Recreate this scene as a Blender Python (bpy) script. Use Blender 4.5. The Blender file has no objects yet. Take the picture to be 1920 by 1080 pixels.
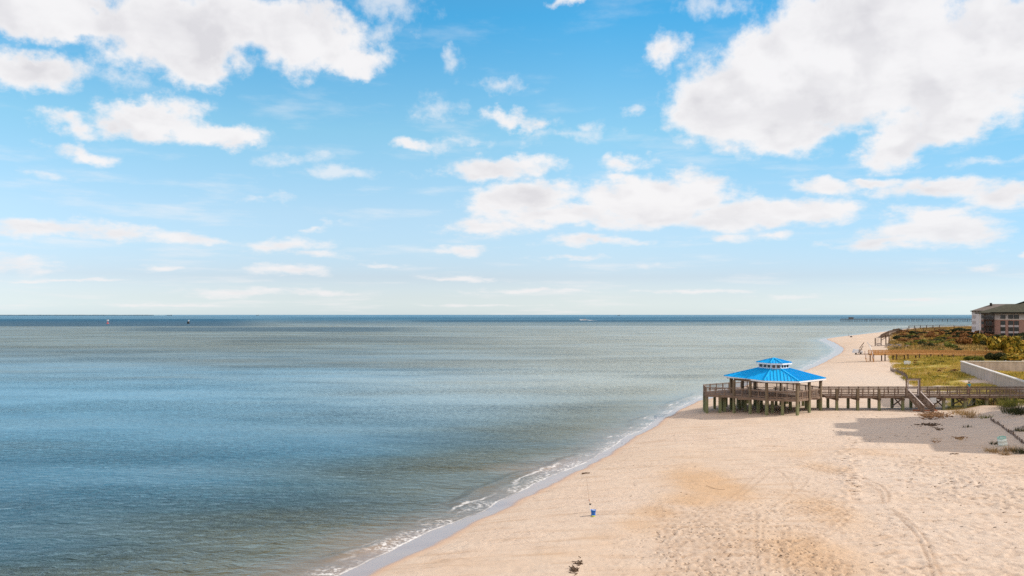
import bpy, math, random
import numpy as np
from mathutils import Vector, Matrix
random.seed(7); rng = np.random.default_rng(11)
R = math.radians; PI = math.pi
sc = bpy.context.scene
COL = sc.collection
H = 14.8; F = 1600.0            # camera height above the sea, focal length in px of a 1920 px wide frame

# ---------------------------------------------------------------- camera
cam_d = bpy.data.cameras.new('camera'); cam = bpy.data.objects.new('camera', cam_d); COL.objects.link(cam)
cam.location = (0, 0, H); cam.rotation_euler = (R(90), 0, 0)
cam_d.sensor_width = 36; cam_d.lens = 36*F/1920; cam_d.shift_y = 50/1920
cam_d.clip_start = 0.5; cam_d.clip_end = 150000
sc.camera = cam

# ---------------------------------------------------------------- sun, sky, exposure
SUN_EL, SUN_AZ = 31.5, 86.0      # azimuth clockwise from +Y
sd = bpy.data.lights.new('sun', 'SUN'); so = bpy.data.objects.new('sun', sd); COL.objects.link(so)
sd.energy = 4.0; sd.angle = R(0.53); sd.color = (1.0, .93, .83)
sv = Vector((math.sin(R(SUN_AZ))*math.cos(R(SUN_EL)), math.cos(R(SUN_AZ))*math.cos(R(SUN_EL)), math.sin(R(SUN_EL))))
so.rotation_euler = sv.to_track_quat('Z', 'Y').to_euler(); so.location = (60, 0, 60)
sc.cycles.use_denoising = False; sc.cycles.sample_clamp_direct = 2.2; sc.cycles.sample_clamp_indirect = 1.6
vs = sc.view_settings; vs.view_transform = 'Standard'; vs.look = 'None'; vs.exposure = 0.0; vs.gamma = 1; vs.use_curve_mapping = False

class NT:
    def __init__(s, tree): s.t = tree; s.n = tree.nodes; s.l = tree.links
    def node(s, typ, **kw):
        n = s.n.new(typ)
        for k, v in kw.items(): setattr(n, k, v)
        return n
    def put(s, sock, v):
        if v is None: return
        if hasattr(v, 'is_output') or isinstance(v, bpy.types.NodeSocket): s.l.new(v, sock)
        else: sock.default_value = v
    def m(s, op, a, b=None, c=None, clamp=False):
        n = s.node('ShaderNodeMath', operation=op, use_clamp=clamp)
        for i, v in enumerate((a, b, c)): s.put(n.inputs[i], v)
        return n.outputs[0]
    def v(s, op, a, b=None, c=None, out=0):
        n = s.node('ShaderNodeVectorMath', operation=op)
        s.put(n.inputs[0], a); s.put(n.inputs[1], b)
        if c is not None: s.put(n.inputs[2], c)
        return n.outputs[out]
    def noise(s, vec, scale, detail=4, rough=.5, dim='3D', dist=0, out=0):
        n = s.node('ShaderNodeTexNoise', noise_dimensions=dim)
        s.put(n.inputs['Vector'], vec); n.inputs['Scale'].default_value = scale
        n.inputs['Detail'].default_value = detail; n.inputs['Roughness'].default_value = rough
        n.inputs['Distortion'].default_value = dist
        return n.outputs[out]
    def rng(s, v, a, b, c=0, d=1, smooth=False):
        n = s.node('ShaderNodeMapRange', interpolation_type='SMOOTHSTEP' if smooth else 'LINEAR')
        s.put(n.inputs[0], v)
        for i, x in enumerate((a, b, c, d)): s.put(n.inputs[i+1], x)
        return n.outputs[0]
    def mix(s, f, a, b, blend='MIX'):
        n = s.node('ShaderNodeMix', data_type='RGBA', blend_type=blend)
        s.put(n.inputs[0], f)
        for k, x in ((6, a), (7, b)):
            if isinstance(x, tuple) and len(x) == 3: x = (*x, 1)
            s.put(n.inputs[k], x)
        return n.outputs[2]
    def ramp(s, f, stops, mode='LINEAR'):
        n = s.node('ShaderNodeValToRGB'); cr = n.color_ramp; cr.interpolation = mode
        while len(cr.elements) < len(stops): cr.elements.new(.5)
        for e, (p, c) in zip(cr.elements, stops): e.position = p; e.color = (*c, 1) if len(c) == 3 else c
        s.put(n.inputs[0], f); return n.outputs[0]
    def attr(s, name): return s.node('ShaderNodeAttribute', attribute_name=name).outputs['Fac']

w = bpy.data.worlds.new('World'); sc.world = w; w.use_nodes = True
w.node_tree.nodes.clear(); N = NT(w.node_tree)
sky = N.node('ShaderNodeTexSky', sky_type='NISHITA', sun_disc=False)
sky.sun_elevation = R(SUN_EL); sky.sun_rotation = R(SUN_AZ); sky.altitude = 15
sky.air_density = 1.0; sky.dust_density = 0.6; sky.ozone_density = 1.5
tc = N.node('ShaderNodeTexCoord').outputs['Generated']
dn = N.v('NORMALIZE', tc)
sx = N.node('ShaderNodeSeparateXYZ'); N.put(sx.inputs[0], dn)
az = N.m('ARCTAN2', sx.outputs[0], sx.outputs[1])
el = N.m('ARCSINE', sx.outputs[2])
elp = N.m('MAXIMUM', el, 0.0)
tint = N.ramp(N.rng(elp, 0, .8), [(0, (1.62, 1.98, 2.8)), (.025, (1.38, 1.58, 2.2)), (.054, (1.22, 1.33, 1.80)), (.10, (1.30, 1.45, 1.74)), (.145, (1.42, 1.56, 1.70)), (.26, (1.22, 1.76, 1.74)), (.42, (.49, 1.62, 1.90)), (.6, (.75, 1.5, 1.7)), (1, (.8, 1.4, 1.5))])
skyc = N.mix(1.0, sky.outputs[0], tint, 'MULTIPLY')
azc = N.m('MULTIPLY', N.rng(az, .10, .60, 0, 1), N.rng(elp, .0, .08, .9, 1))
skyc = N.mix(azc, skyc, N.mix(1.0, skyc, N.mix(N.rng(elp, .02, .14, 0, 1), (.70, .78, .84, 1), (.51, .68, .76, 1)), 'MULTIPLY'))
SKY_STR = 0.105
# cloud layout: ellipses in azimuth and elevation (listed in 1920 px units of angle about due north and the horizon)
CL = [(300,60,170,72),(110,25,190,36),(560,62,120,58),(640,100,100,32),(50,120,130,46),(440,50,130,50),(350,112,100,38),
 (275,222,100,34),(395,248,100,20),(125,227,56,19),(330,198,45,26),(155,283,70,16),(470,262,40,9),
 (1245,90,38,27),(960,222,62,15),(760,266,40,10),
 (930,316,92,24),(1180,303,48,13),(1162,334,30,11),(980,378,100,34),(1060,412,150,23),(1240,365,120,36),(1320,362,80,38),(1160,380,90,26),
 (1490,402,130,25),(1375,400,110,26),(1230,395,120,24),(1100,455,88,11),(1365,440,50,8),(880,470,46,7),(920,432,70,13),(1470,440,28,7),
 (1540,353,80,19),(1640,345,110,12),(1760,350,110,22),(1850,380,80,26),(1740,407,88,17),(1745,440,120,28),(1660,460,105,12),(1840,450,46,17),(1880,360,60,20),
 (1420,195,180,92),(1330,210,105,62),(1480,130,145,100),(1700,110,260,135),(1870,100,210,125),(1650,45,200,80),(1675,262,80,55),(1770,225,110,58),(1450,245,105,42),(1560,60,150,60),(1400,70,40,22),
 (90,432,130,19),(240,442,60,10),(375,454,70,10),(565,455,80,17),(500,466,70,10),(598,424,27,6),(585,478,65,7),(35,495,60,11),
 (320,505,50,6),(540,509,55,6),(430,545,95,7),(600,551,80,5),(130,525,90,3),(720,497,45,5),(1060,487,48,4),(840,525,60,4),
 (1845,500,38,5),(1915,480,15,7),(1000,545,110,4),(300,573,120,3),(900,572,140,3),(1300,545,90,3),(1700,560,90,3),
 (1075,3,70,8),(2150,330,150,40),(-180,300,120,35),(2300,120,180,90),(-300,90,200,70),(700,-160,200,60),(1500,-260,260,80)]
CW = [(850, 104, 11, 14), (1122, 230, 17, 8), (1190, 210, 12, 6), (560, 296, 42, 9), (815, 205, 38, 14), (850, 265, 35, 8), (1345, 20, 50, 10), (1860, 304, 40, 5), (75, 340, 30, 5), (490, 372, 40, 5), (730, 12, 65, 22), (1205, 502, 12, 4), (1242, 500, 12, 4), (228, 148, 34, 13), (1480, 555, 60, 3), (700, 60, 50, 14), (1080, 250, 60, 10), (640, 330, 60, 8), (940, 160, 40, 8)]
vlog = N.m('MULTIPLY', N.m('LOGARITHM', N.m('ADD', elp, .10), math.e), .42)
nv = N.node('ShaderNodeCombineXYZ'); N.put(nv.inputs[0], az); N.put(nv.inputs[1], vlog)
nvec = nv.outputs[0]
wn = N.noise(nvec, 9, 6, .55, '3D', 0, 1)
wa = N.v('SUBTRACT', wn, (.5, .5, .5))
wn2 = N.noise(nvec, 38, 6, .6, '3D', 0, 1)
wb = N.v('SUBTRACT', wn2, (.5, .5, .5))
pv = N.node('ShaderNodeCombineXYZ'); N.put(pv.inputs[0], az); N.put(pv.inputs[1], el)
damp = N.rng(elp, .0, .22, .12, 1)
dsc = N.node('ShaderNodeCombineXYZ'); N.put(dsc.inputs[0], N.m('ADD', N.m('MULTIPLY', damp, .6), .4)); N.put(dsc.inputs[1], N.m('MULTIPLY', damp, .7))
warp = N.v('MULTIPLY', N.v('ADD', N.v('SCALE', wa, None), N.v('SCALE', wb, None)), dsc.outputs[0])
for n in w.node_tree.nodes:
    if n.type == 'VECT_MATH' and n.operation == 'SCALE':
        n.inputs[3].default_value = .11 if n.inputs[0].links[0].from_socket == wa else .034
P = N.v('ADD', pv.outputs[0], warp)
def ell(px, py, rx, ry):
    a = math.atan((px-960)/F); hyp = math.hypot(px-960, F); e = math.atan((590-py)/hyp)
    ra = rx*F/hyp**2; re = ry/hyp
    return a, e, ra*1.06, re*1.12
def cloudfield(P, CL):
    f = None
    for c in CL:
        a, e, ra, re = ell(*c)
        q = N.v('MULTIPLY_ADD', P, (1/ra, 1/re, 0), (-a/ra, -e/re, 0))
        k = min(1.0, max(.30, (math.sqrt(ra*re)/.045)))
        L = N.m('MULTIPLY_ADD', N.v('LENGTH', q, out=1), k, -k)
        f = L if f is None else N.m('SMOOTH_MIN', f, L, .2)
    return f
f = cloudfield(P, CL)
fw = cloudfield(P, CW)
fine = N.noise(nvec, 26, 7, .62)
mid = N.noise(nvec, 8, 4, .5)
dens = N.m('ADD', N.m('MULTIPLY', f, -1.0), N.m('MULTIPLY', N.m('SUBTRACT', fine, .5), 1.15))
dens = N.m('ADD', dens, N.m('MULTIPLY', N.m('SUBTRACT', mid, .5), .8))
alpha = N.rng(dens, -.14, .36, 0, 1, True)
alpha = N.m('MULTIPLY', alpha, N.rng(elp, .005, .12, .8, .97))
dw = N.m('ADD', N.m('MULTIPLY', fw, -1.0), N.m('MULTIPLY', N.m('SUBTRACT', fine, .5), 2.2))
alpha = N.m('MAXIMUM', alpha, N.rng(dw, -.3, .55, 0, .62, True))
# thin wisps everywhere
wis = N.noise(N.v('MULTIPLY', nvec, (1, 3.2, 1)), 7, 7, .6)
wisp = N.m('MULTIPLY', N.rng(wis, .50, .76, 0, .6, True), N.rng(elp, .0, .3, 1.0, .35))
alpha = N.m('MAXIMUM', alpha, wisp)
thick = N.rng(dens, .12, .75, 0, 1, True)
r1 = N.noise(nvec, 13, 4, .5)
r2 = N.noise(N.v('ADD', nvec, (.022, .020, 0)), 13, 4, .5)
relief = N.rng(N.m('SUBTRACT', r2, r1), -.06, .16, 0, 1, True)
gn = N.noise(N.v('MULTIPLY', nvec, (1, 1.7, 1)), 6.5, 5, .55)
grey = N.m('ADD', N.m('MULTIPLY', thick, N.rng(gn, .40, .64, 0, .7, True)), N.m('MULTIPLY', N.m('MULTIPLY', relief, .6), N.rng(dens, -.1, .5)), clamp=True)
cc = N.mix(grey, (9.0, 8.85, 8.9), (7.1, 6.95, 7.2))
cc = N.mix(N.rng(elp, 0, .16, .5, 0), cc, (8.6, 8.25, 8.2))
absaz = N.m('ABSOLUTE', az)
beyond = N.m('MAXIMUM', N.rng(elp, .95, 1.2, 0, 1, True), N.rng(absaz, .80, 1.0, 0, 1, True))
fill_cloud = N.m('MULTIPLY', N.rng(N.noise(dn, 2.6, 7, .6), .38, .56, 0, 1, True), beyond)  # unseen cloud cover overhead and behind, added to whiten the fill light
skyc = N.mix(alpha, skyc, cc)
sund = N.v('DOT_PRODUCT', dn, tuple(sv), out=1)
gcc = N.mix(N.rng(sund, .2, 1.0, 0, 1, True), (10.2, 9.0, 8.3), (16.5, 13.8, 11.8))
allc = N.mix(fill_cloud, skyc, gcc)
bg = N.node('ShaderNodeBackground'); N.put(bg.inputs[0], allc); bg.inputs[1].default_value = SKY_STR
wo = N.node('ShaderNodeOutputWorld'); N.l.new(bg.outputs[0], wo.inputs[0])

# ---------------------------------------------------------------- numeric helpers
def vnoise(x, y, seed=0):
    xi = np.floor(x).astype(np.int64); yi = np.floor(y).astype(np.int64); fx = x-xi; fy = y-yi
    fx = fx*fx*(3-2*fx); fy = fy*fy*(3-2*fy)
    def h(a, b):
        n = (a*374761393 + b*668265263 + seed*974711) & 0x7fffffff
        n = ((n ^ (n >> 13))*1274126177) & 0x7fffffff
        n = n ^ (n >> 16); return (n & 0xffff)/65535.0
    return (h(xi, yi)*(1-fx)+h(xi+1, yi)*fx)*(1-fy) + (h(xi, yi+1)*(1-fx)+h(xi+1, yi+1)*fx)*fy
def fbm(x, y, sc_, oct_=4, seed=0, gain=.5):
    t = 0; a = 1; tot = 0
    for o in range(oct_):
        t = t + a*vnoise(x/sc_, y/sc_, seed+o*17); tot += a; a *= gain; sc_ = sc_/2.03
    return t/tot
def sstep(a, b, x):
    t = np.clip((x-a)/(b-a), 0, 1); return t*t*(3-2*t)
def plane(px, py, z=0.):
    d = (H-z)*F/(py-590.); return ((px-960.)*d/F, d)
WL = [(150,1400),(420,1190),(633,1080),(700,1046),(767,1015),(842,982),(900,960),(954,934),(1000,911),(1045,887),(1083,875),(1121,857),(1152,836),(1171,821),(1213,802),(1240,783),(1270,766),(1308,748),(1400,716),(1490,697),(1530,680),(1562,663),(1567,655),(1550,643),(1535,637),(1560,633),(1640,624),(1700,616),(1770,613.2),(1840,611.8),(1900,611)]
wp = [plane(*p) for p in WL] + [(6000., 1300.), (60000., 6000.), (200000., 60000.)]
wp = [(-22, 5), (-30, -60), (-60, -400)][::-1] + wp
DL = [plane(px, py, 1.5) for px, py in ((1985,905),(1920,868),(1862,838),(1790,800),(1752,772),(1700,724),(1672,700),(1664,680),(1656,652),(1668,625),(1700,617.3),(1790,613.6))]
DLp = [(48, -400), (46, 20), (46, 55)] + DL + [(6000., 1290.), (60000., 5800.), (200000., 60000.)]
ys_t = np.concatenate([np.arange(-400, 40, 4.), np.arange(40, 200, .5), 200*1.01**np.arange(0, 600)])
def smooth(pts, k):
    p = np.array(pts); v = np.interp(ys_t, p[:, 1], p[:, 0])
    out = v.copy()
    ker = np.ones(k)/k
    vp = np.pad(v, k, mode='edge')
    return np.convolve(np.convolve(vp, ker, 'same'), ker, 'same')[k:-k]
St = smooth(wp, 5); Dt = smooth(DLp, 9)
def S(y): return np.interp(y, ys_t, St)
def D(y): return np.interp(y, ys_t, Dt)
def shore(x, y):                 # distance inland from the water's edge
    e = .6; sl = (S(y+e)-S(y-e))/(2*e); sl = np.clip(sl, -2, 2)
    wob = (fbm(x, y, 4., 3, 5)-.5)*.9
    return (x-S(y))/np.sqrt(1+sl*sl) + wob*np.clip(1-np.abs(x-S(y))/12, 0, 1)
def dune(x, y):
    sl = np.clip((D(y+3)-D(y-3))/6, -2, 2)
    return (x-D(y))/np.sqrt(1+sl*sl)
def terr(x, y):
    x = np.asarray(x, float); y = np.asarray(y, float)
    s = shore(x, y); q = dune(x, y)
    up = 1.5*(1-np.exp(-np.maximum(s, 0)/9.0))
    dn_ = np.maximum(np.minimum(s, 0)*.10, -4)
    z = up+dn_
    fl = np.clip(s/10, 0, 1)
    z = z + fl*((fbm(x, y, 14, 3, 9)-.5)*.35 + (fbm(x, y, 2.2, 3, 3)-.5)*.12)
    n = fbm(x, y, 22, 4, 21); n2 = fbm(x, y, 6, 3, 31)
    dz = sstep(0, 14, q)*(.75+.5*(n-.5)*2) + sstep(0, 5, q)*(n2-.5)*.8
    dz = dz + 1.7*sstep(-2, 14, q)*np.exp(-((y-92)/26)**2)*(y < 117) * sstep(118, 108, y)
    dz = dz + .8*sstep(6, 30, q)*sstep(280, 420, y)
    z = z + dz
    # scour hollow under the stair of the near boardwalk, flat pad for buildings
    return z
def g(px, py):                   # ground point seen at a photo pixel
    z = 1.5
    for _ in range(14):
        x, d = plane(px, py, z); z = .5*z+.5*float(terr(x, d))
    x, d = plane(px, py, z)
    return Vector((x, d, float(terr(x, d))))
def gz(x, y): return float(terr(x, y))

def grid_mesh(name, xs, ys, Z, attrs, mat, kind='structure', smooth_=True):
    nx, ny = len(xs), len(ys)
    X, Y = np.meshgrid(xs, ys)
    co = np.empty((nx*ny, 3), np.float32); co[:, 0] = X.ravel(); co[:, 1] = Y.ravel(); co[:, 2] = Z.ravel()
    i = np.arange(nx*ny).reshape(ny, nx)
    q = np.stack([i[:-1, :-1], i[:-1, 1:], i[1:, 1:], i[1:, :-1]], -1).reshape(-1, 4)
    me = bpy.data.meshes.new(name)
    me.vertices.add(len(co)); me.vertices.foreach_set('co', co.ravel())
    me.loops.add(q.size); me.loops.foreach_set('vertex_index', q.ravel().astype(np.int32))
    me.polygons.add(len(q)); me.polygons.foreach_set('loop_start', np.arange(0, q.size, 4, dtype=np.int32))
    me.update(calc_edges=True)
    me.polygons.foreach_set('use_smooth', np.ones(len(q), bool))
    for k, a in attrs.items():
        at = me.attributes.new(k, 'FLOAT', 'POINT'); at.data.foreach_set('value', a.ravel().astype(np.float32))
    me.materials.append(mat)
    o = bpy.data.objects.new(name, me); COL.objects.link(o); o['kind'] = kind
    return o

# ---------------------------------------------------------------- materials
def newmat(name):
    m = bpy.data.materials.new(name); m.use_nodes = True; m.node_tree.nodes.clear()
    n = NT(m.node_tree); out = n.node('ShaderNodeOutputMaterial'); b = n.node('ShaderNodeBsdfPrincipled')
    n.l.new(b.outputs[0], out.inputs[0]); return m, n, b
def simple(name, col, rough=.7, var=.25, scale=3., spec=.3, bump=.0, stretch=(1, 1, 1), col2=None):
    m, n, b = newmat(name)
    c = n.node('ShaderNodeTexCoord').outputs['Object']
    nz = n.noise(n.v('MULTIPLY', c, stretch), scale, 6, .6)
    c2 = col2 or tuple(x*(1-var*1.6) for x in col)
    c1 = tuple(min(1, x*(1+var*.5)) for x in col)
    n.put(b.inputs['Base Color'], n.mix(n.rng(nz, .3, .7), c2, c1))
    b.inputs['Roughness'].default_value = rough; b.inputs['Specular IOR Level'].default_value = spec
    if bump:
        bp = n.node('ShaderNodeBump'); bp.inputs['Strength'].default_value = bump; bp.inputs['Distance'].default_value = .02
        n.put(bp.inputs['Height'], nz); n.l.new(bp.outputs[0], b.inputs['Normal'])
    return m
def wood(name, a, b_, stretch=(1.5, 1.5, 6)):
    return simple(name, a, .85, .3, 2.2, .15, .5, stretch, b_)
M = {}
M['deckwood'] = wood('weathered_deck_wood', (.31, .235, .19), (.17, .125, .10), (1, 8, 3))
M['railwood'] = wood('weathered_rail_wood', (.27, .19, .145), (.14, .10, .075))
M['darkwood'] = wood('dark_post_wood', (.16, .105, .07), (.07, .045, .03))
M['goldwood'] = wood('new_gold_wood', (.62, .36, .15), (.42, .22, .08))
M['palewood'] = wood('pale_stair_wood', (.55, .48, .46), (.38, .32, .30))
M['white'] = simple('white_paint', (.78, .78, .80), .5, .05)
M['glass'] = simple('dark_window_glass', (.03, .04, .045), .08, .3, 1, .8)
M['sky_open'] = simple('louver_dark', (.10, .09, .08), .6)
M['pile'] = None
def pile_mat():
    m, n, b = newmat('green_stained_pile_wood')
    c = n.node('ShaderNodeTexCoord').outputs['Object']
    gp = n.node('ShaderNodeNewGeometry').outputs['Position']
    s = n.node('ShaderNodeSeparateXYZ'); n.put(s.inputs[0], gp)
    nz = n.noise(n.v('MULTIPLY', c, (3, 3, 1)), 3, 5, .6)
    base = n.mix(nz, (.10, .075, .05), (.26, .19, .12))
    gr = n.mix(nz, (.10, .12, .05), (.27, .28, .14))
    n.put(b.inputs['Base Color'], n.mix(n.rng(n.m('ADD', s.outputs[2], n.m('MULTIPLY', nz, .8)), 2.6, 3.5), gr, base))
    b.inputs['Roughness'].default_value = .85; return m
M['pile'] = pile_mat()
def roof_mat(name='blue_metal_roofing', c1=(.014, .50, .90), c2=(.008, .40, .80)):
    m, n, b = newmat(name)
    c = n.node('ShaderNodeTexCoord').outputs['Object']
    n.put(b.inputs['Base Color'], n.mix(n.noise(c, 1.3, 5, .6), c1, c2))
    n.put(b.inputs['Roughness'], n.rng(n.noise(c, 6, 4, .6), .3, .7, .30, .48)); b.inputs['Specular IOR Level'].default_value = .22
    return m
M['blue'] = roof_mat()

def sand_mat():
    m, n, b = newmat('beach_sand')
    pos = n.node('ShaderNodeNewGeometry').outputs['Position']
    big = n.noise(pos, .045, 5, .55); mid = n.noise(pos, .35, 6, .6); fin = n.noise(pos, 3.5, 6, .7)
    streak = n.noise(n.v('MULTIPLY', pos, (.25, 1.3, 1)), .8, 6, .62)
    c = n.mix(n.rng(big, .35, .65), (.62, .475, .355), (.68, .54, .43))
    c = n.mix(n.rng(mid, .4, .72, 0, .5, True), c, (.68, .555, .44))
    c = n.mix(n.rng(streak, .50, .72, 0, .45, True), c, (.70, .585, .475))
    c = n.mix(n.rng(streak, .30, .50, .75, 0, True), c, (.52, .37, .255))
    c = n.mix(n.rng(fin, .25, .75, .0, .22), c, (.52, .37, .27))
    pale = n.attr('pale'); c = n.mix(n.m('MULTIPLY', pale, .7), c, (.65, .54, .445))
    damp_ = n.attr('damp')
    dn2 = n.rng(n.m('ADD', damp_, n.m('MULTIPLY', n.m('SUBTRACT', mid, .5), .7)), .10, .98, 0, 1, True)
    c = n.mix(n.m('MULTIPLY', dn2, .74), c, (.58, .37, .205))
    # small dark bits of shell and weed
    vo = n.node('ShaderNodeTexVoronoi'); n.put(vo.inputs['Vector'], n.v('MULTIPLY', pos, (1, 1.6, 1))); vo.inputs['Scale'].default_value = 1.1
    msk = n.m('MULTIPLY', n.rng(vo.outputs['Distance'], .05, .12, 1, 0), n.rng(n.noise(pos, .12, 4, .6), .48, .6, 0, .8))
    c = n.mix(msk, c, (.22, .13, .08))
    pit_shade = n.attr('pit_shade'); c = n.mix(n.m('MULTIPLY', pit_shade, .60), c, (.33, .21, .13))  # dents and wheel tracks darkened in colour, painted as their shade
    wet = n.attr('wet')
    wedge = n.m('ADD', wet, n.m('MULTIPLY', n.m('SUBTRACT', mid, .5), .22))
    wn_ = n.rng(wedge, .30, .62, 0, 1, True)
    semi = n.rng(wedge, .0, .42, 0, 1, True)
    c = n.mix(n.m('MULTIPLY', semi, .7), c, (.60, .40, .27))
    c = n.mix(wn_, c, (.41, .315, .285))
    # vegetated ground
    veg = n.attr('veg')
    vn = n.noise(pos, .11, 6, .6); vf = n.noise(pos, .9, 6, .7)
    sy = n.node('ShaderNodeSeparateXYZ'); n.put(sy.inputs[0], pos)
    far = n.rng(n.m('ADD', sy.outputs[1], n.m('MULTIPLY', vn, 60)), 250, 330, 0, 1, True)
    gcol = n.ramp(vf, [(.25, (.12, .10, .02)), (.45, (.32, .26, .05)), (.6, (.50, .36, .08)), (.8, (.60, .42, .18))])
    fcol = n.ramp(vf, [(.25, (.08, .07, .02)), (.45, (.24, .17, .05)), (.62, (.42, .26, .08)), (.8, (.52, .36, .17))])
    vc = n.mix(far, gcol, fcol)
    vm = n.rng(n.m('ADD', veg, n.m('MULTIPLY', n.m('SUBTRACT', vn, .5), 1.1)), .35, .6, 0, 1, True)
    c = n.mix(vm, c, vc)
    n.put(b.inputs['Base Color'], c)
    n.put(b.inputs['Roughness'], n.rng(wn_, 0, 1, .93, .16))
    n.put(b.inputs['Specular IOR Level'], n.rng(wn_, 0, 1, .12, .34))
    h = n.m('ADD', n.m('MULTIPLY', n.m('MULTIPLY', n.noise(pos, 1.6, 8, .65), .24), n.rng(big, .42, .60, .25, 1)), n.m('MULTIPLY', streak, .26))
    v2 = n.node('ShaderNodeTexVoronoi', feature='SMOOTH_F1'); n.put(v2.inputs['Vector'], pos); v2.inputs['Scale'].default_value = 1.9
    h = n.m('ADD', h, n.m('MULTIPLY', n.m('MULTIPLY', v2.outputs['Distance'], n.rng(n.noise(pos, .07, 3, .5), .4, .62)), .10))
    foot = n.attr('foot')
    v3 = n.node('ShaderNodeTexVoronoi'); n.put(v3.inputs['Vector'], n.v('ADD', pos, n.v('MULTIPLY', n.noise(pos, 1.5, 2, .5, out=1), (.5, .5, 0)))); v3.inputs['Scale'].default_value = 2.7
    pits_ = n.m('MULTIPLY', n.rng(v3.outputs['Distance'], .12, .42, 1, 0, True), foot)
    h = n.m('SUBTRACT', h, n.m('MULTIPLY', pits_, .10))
    n.put(b.inputs['Base Color'], n.mix(n.m('MULTIPLY', n.rng(v3.outputs['Distance'], .10, .26, 1, 0, True), n.m('MULTIPLY', foot, .62)), c, (.30, .19, .11)))  # footprint hollows also tinted dark, shade painted into the sand colour
    bp = n.node('ShaderNodeBump'); bp.inputs['Distance'].default_value = 1.0
    n.put(bp.inputs['Strength'], n.rng(semi, 0, 1, .62, .02)); n.put(bp.inputs['Height'], h)
    n.l.new(bp.outputs[0], b.inputs['Normal'])
    return m
M['sand'] = sand_mat()

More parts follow.
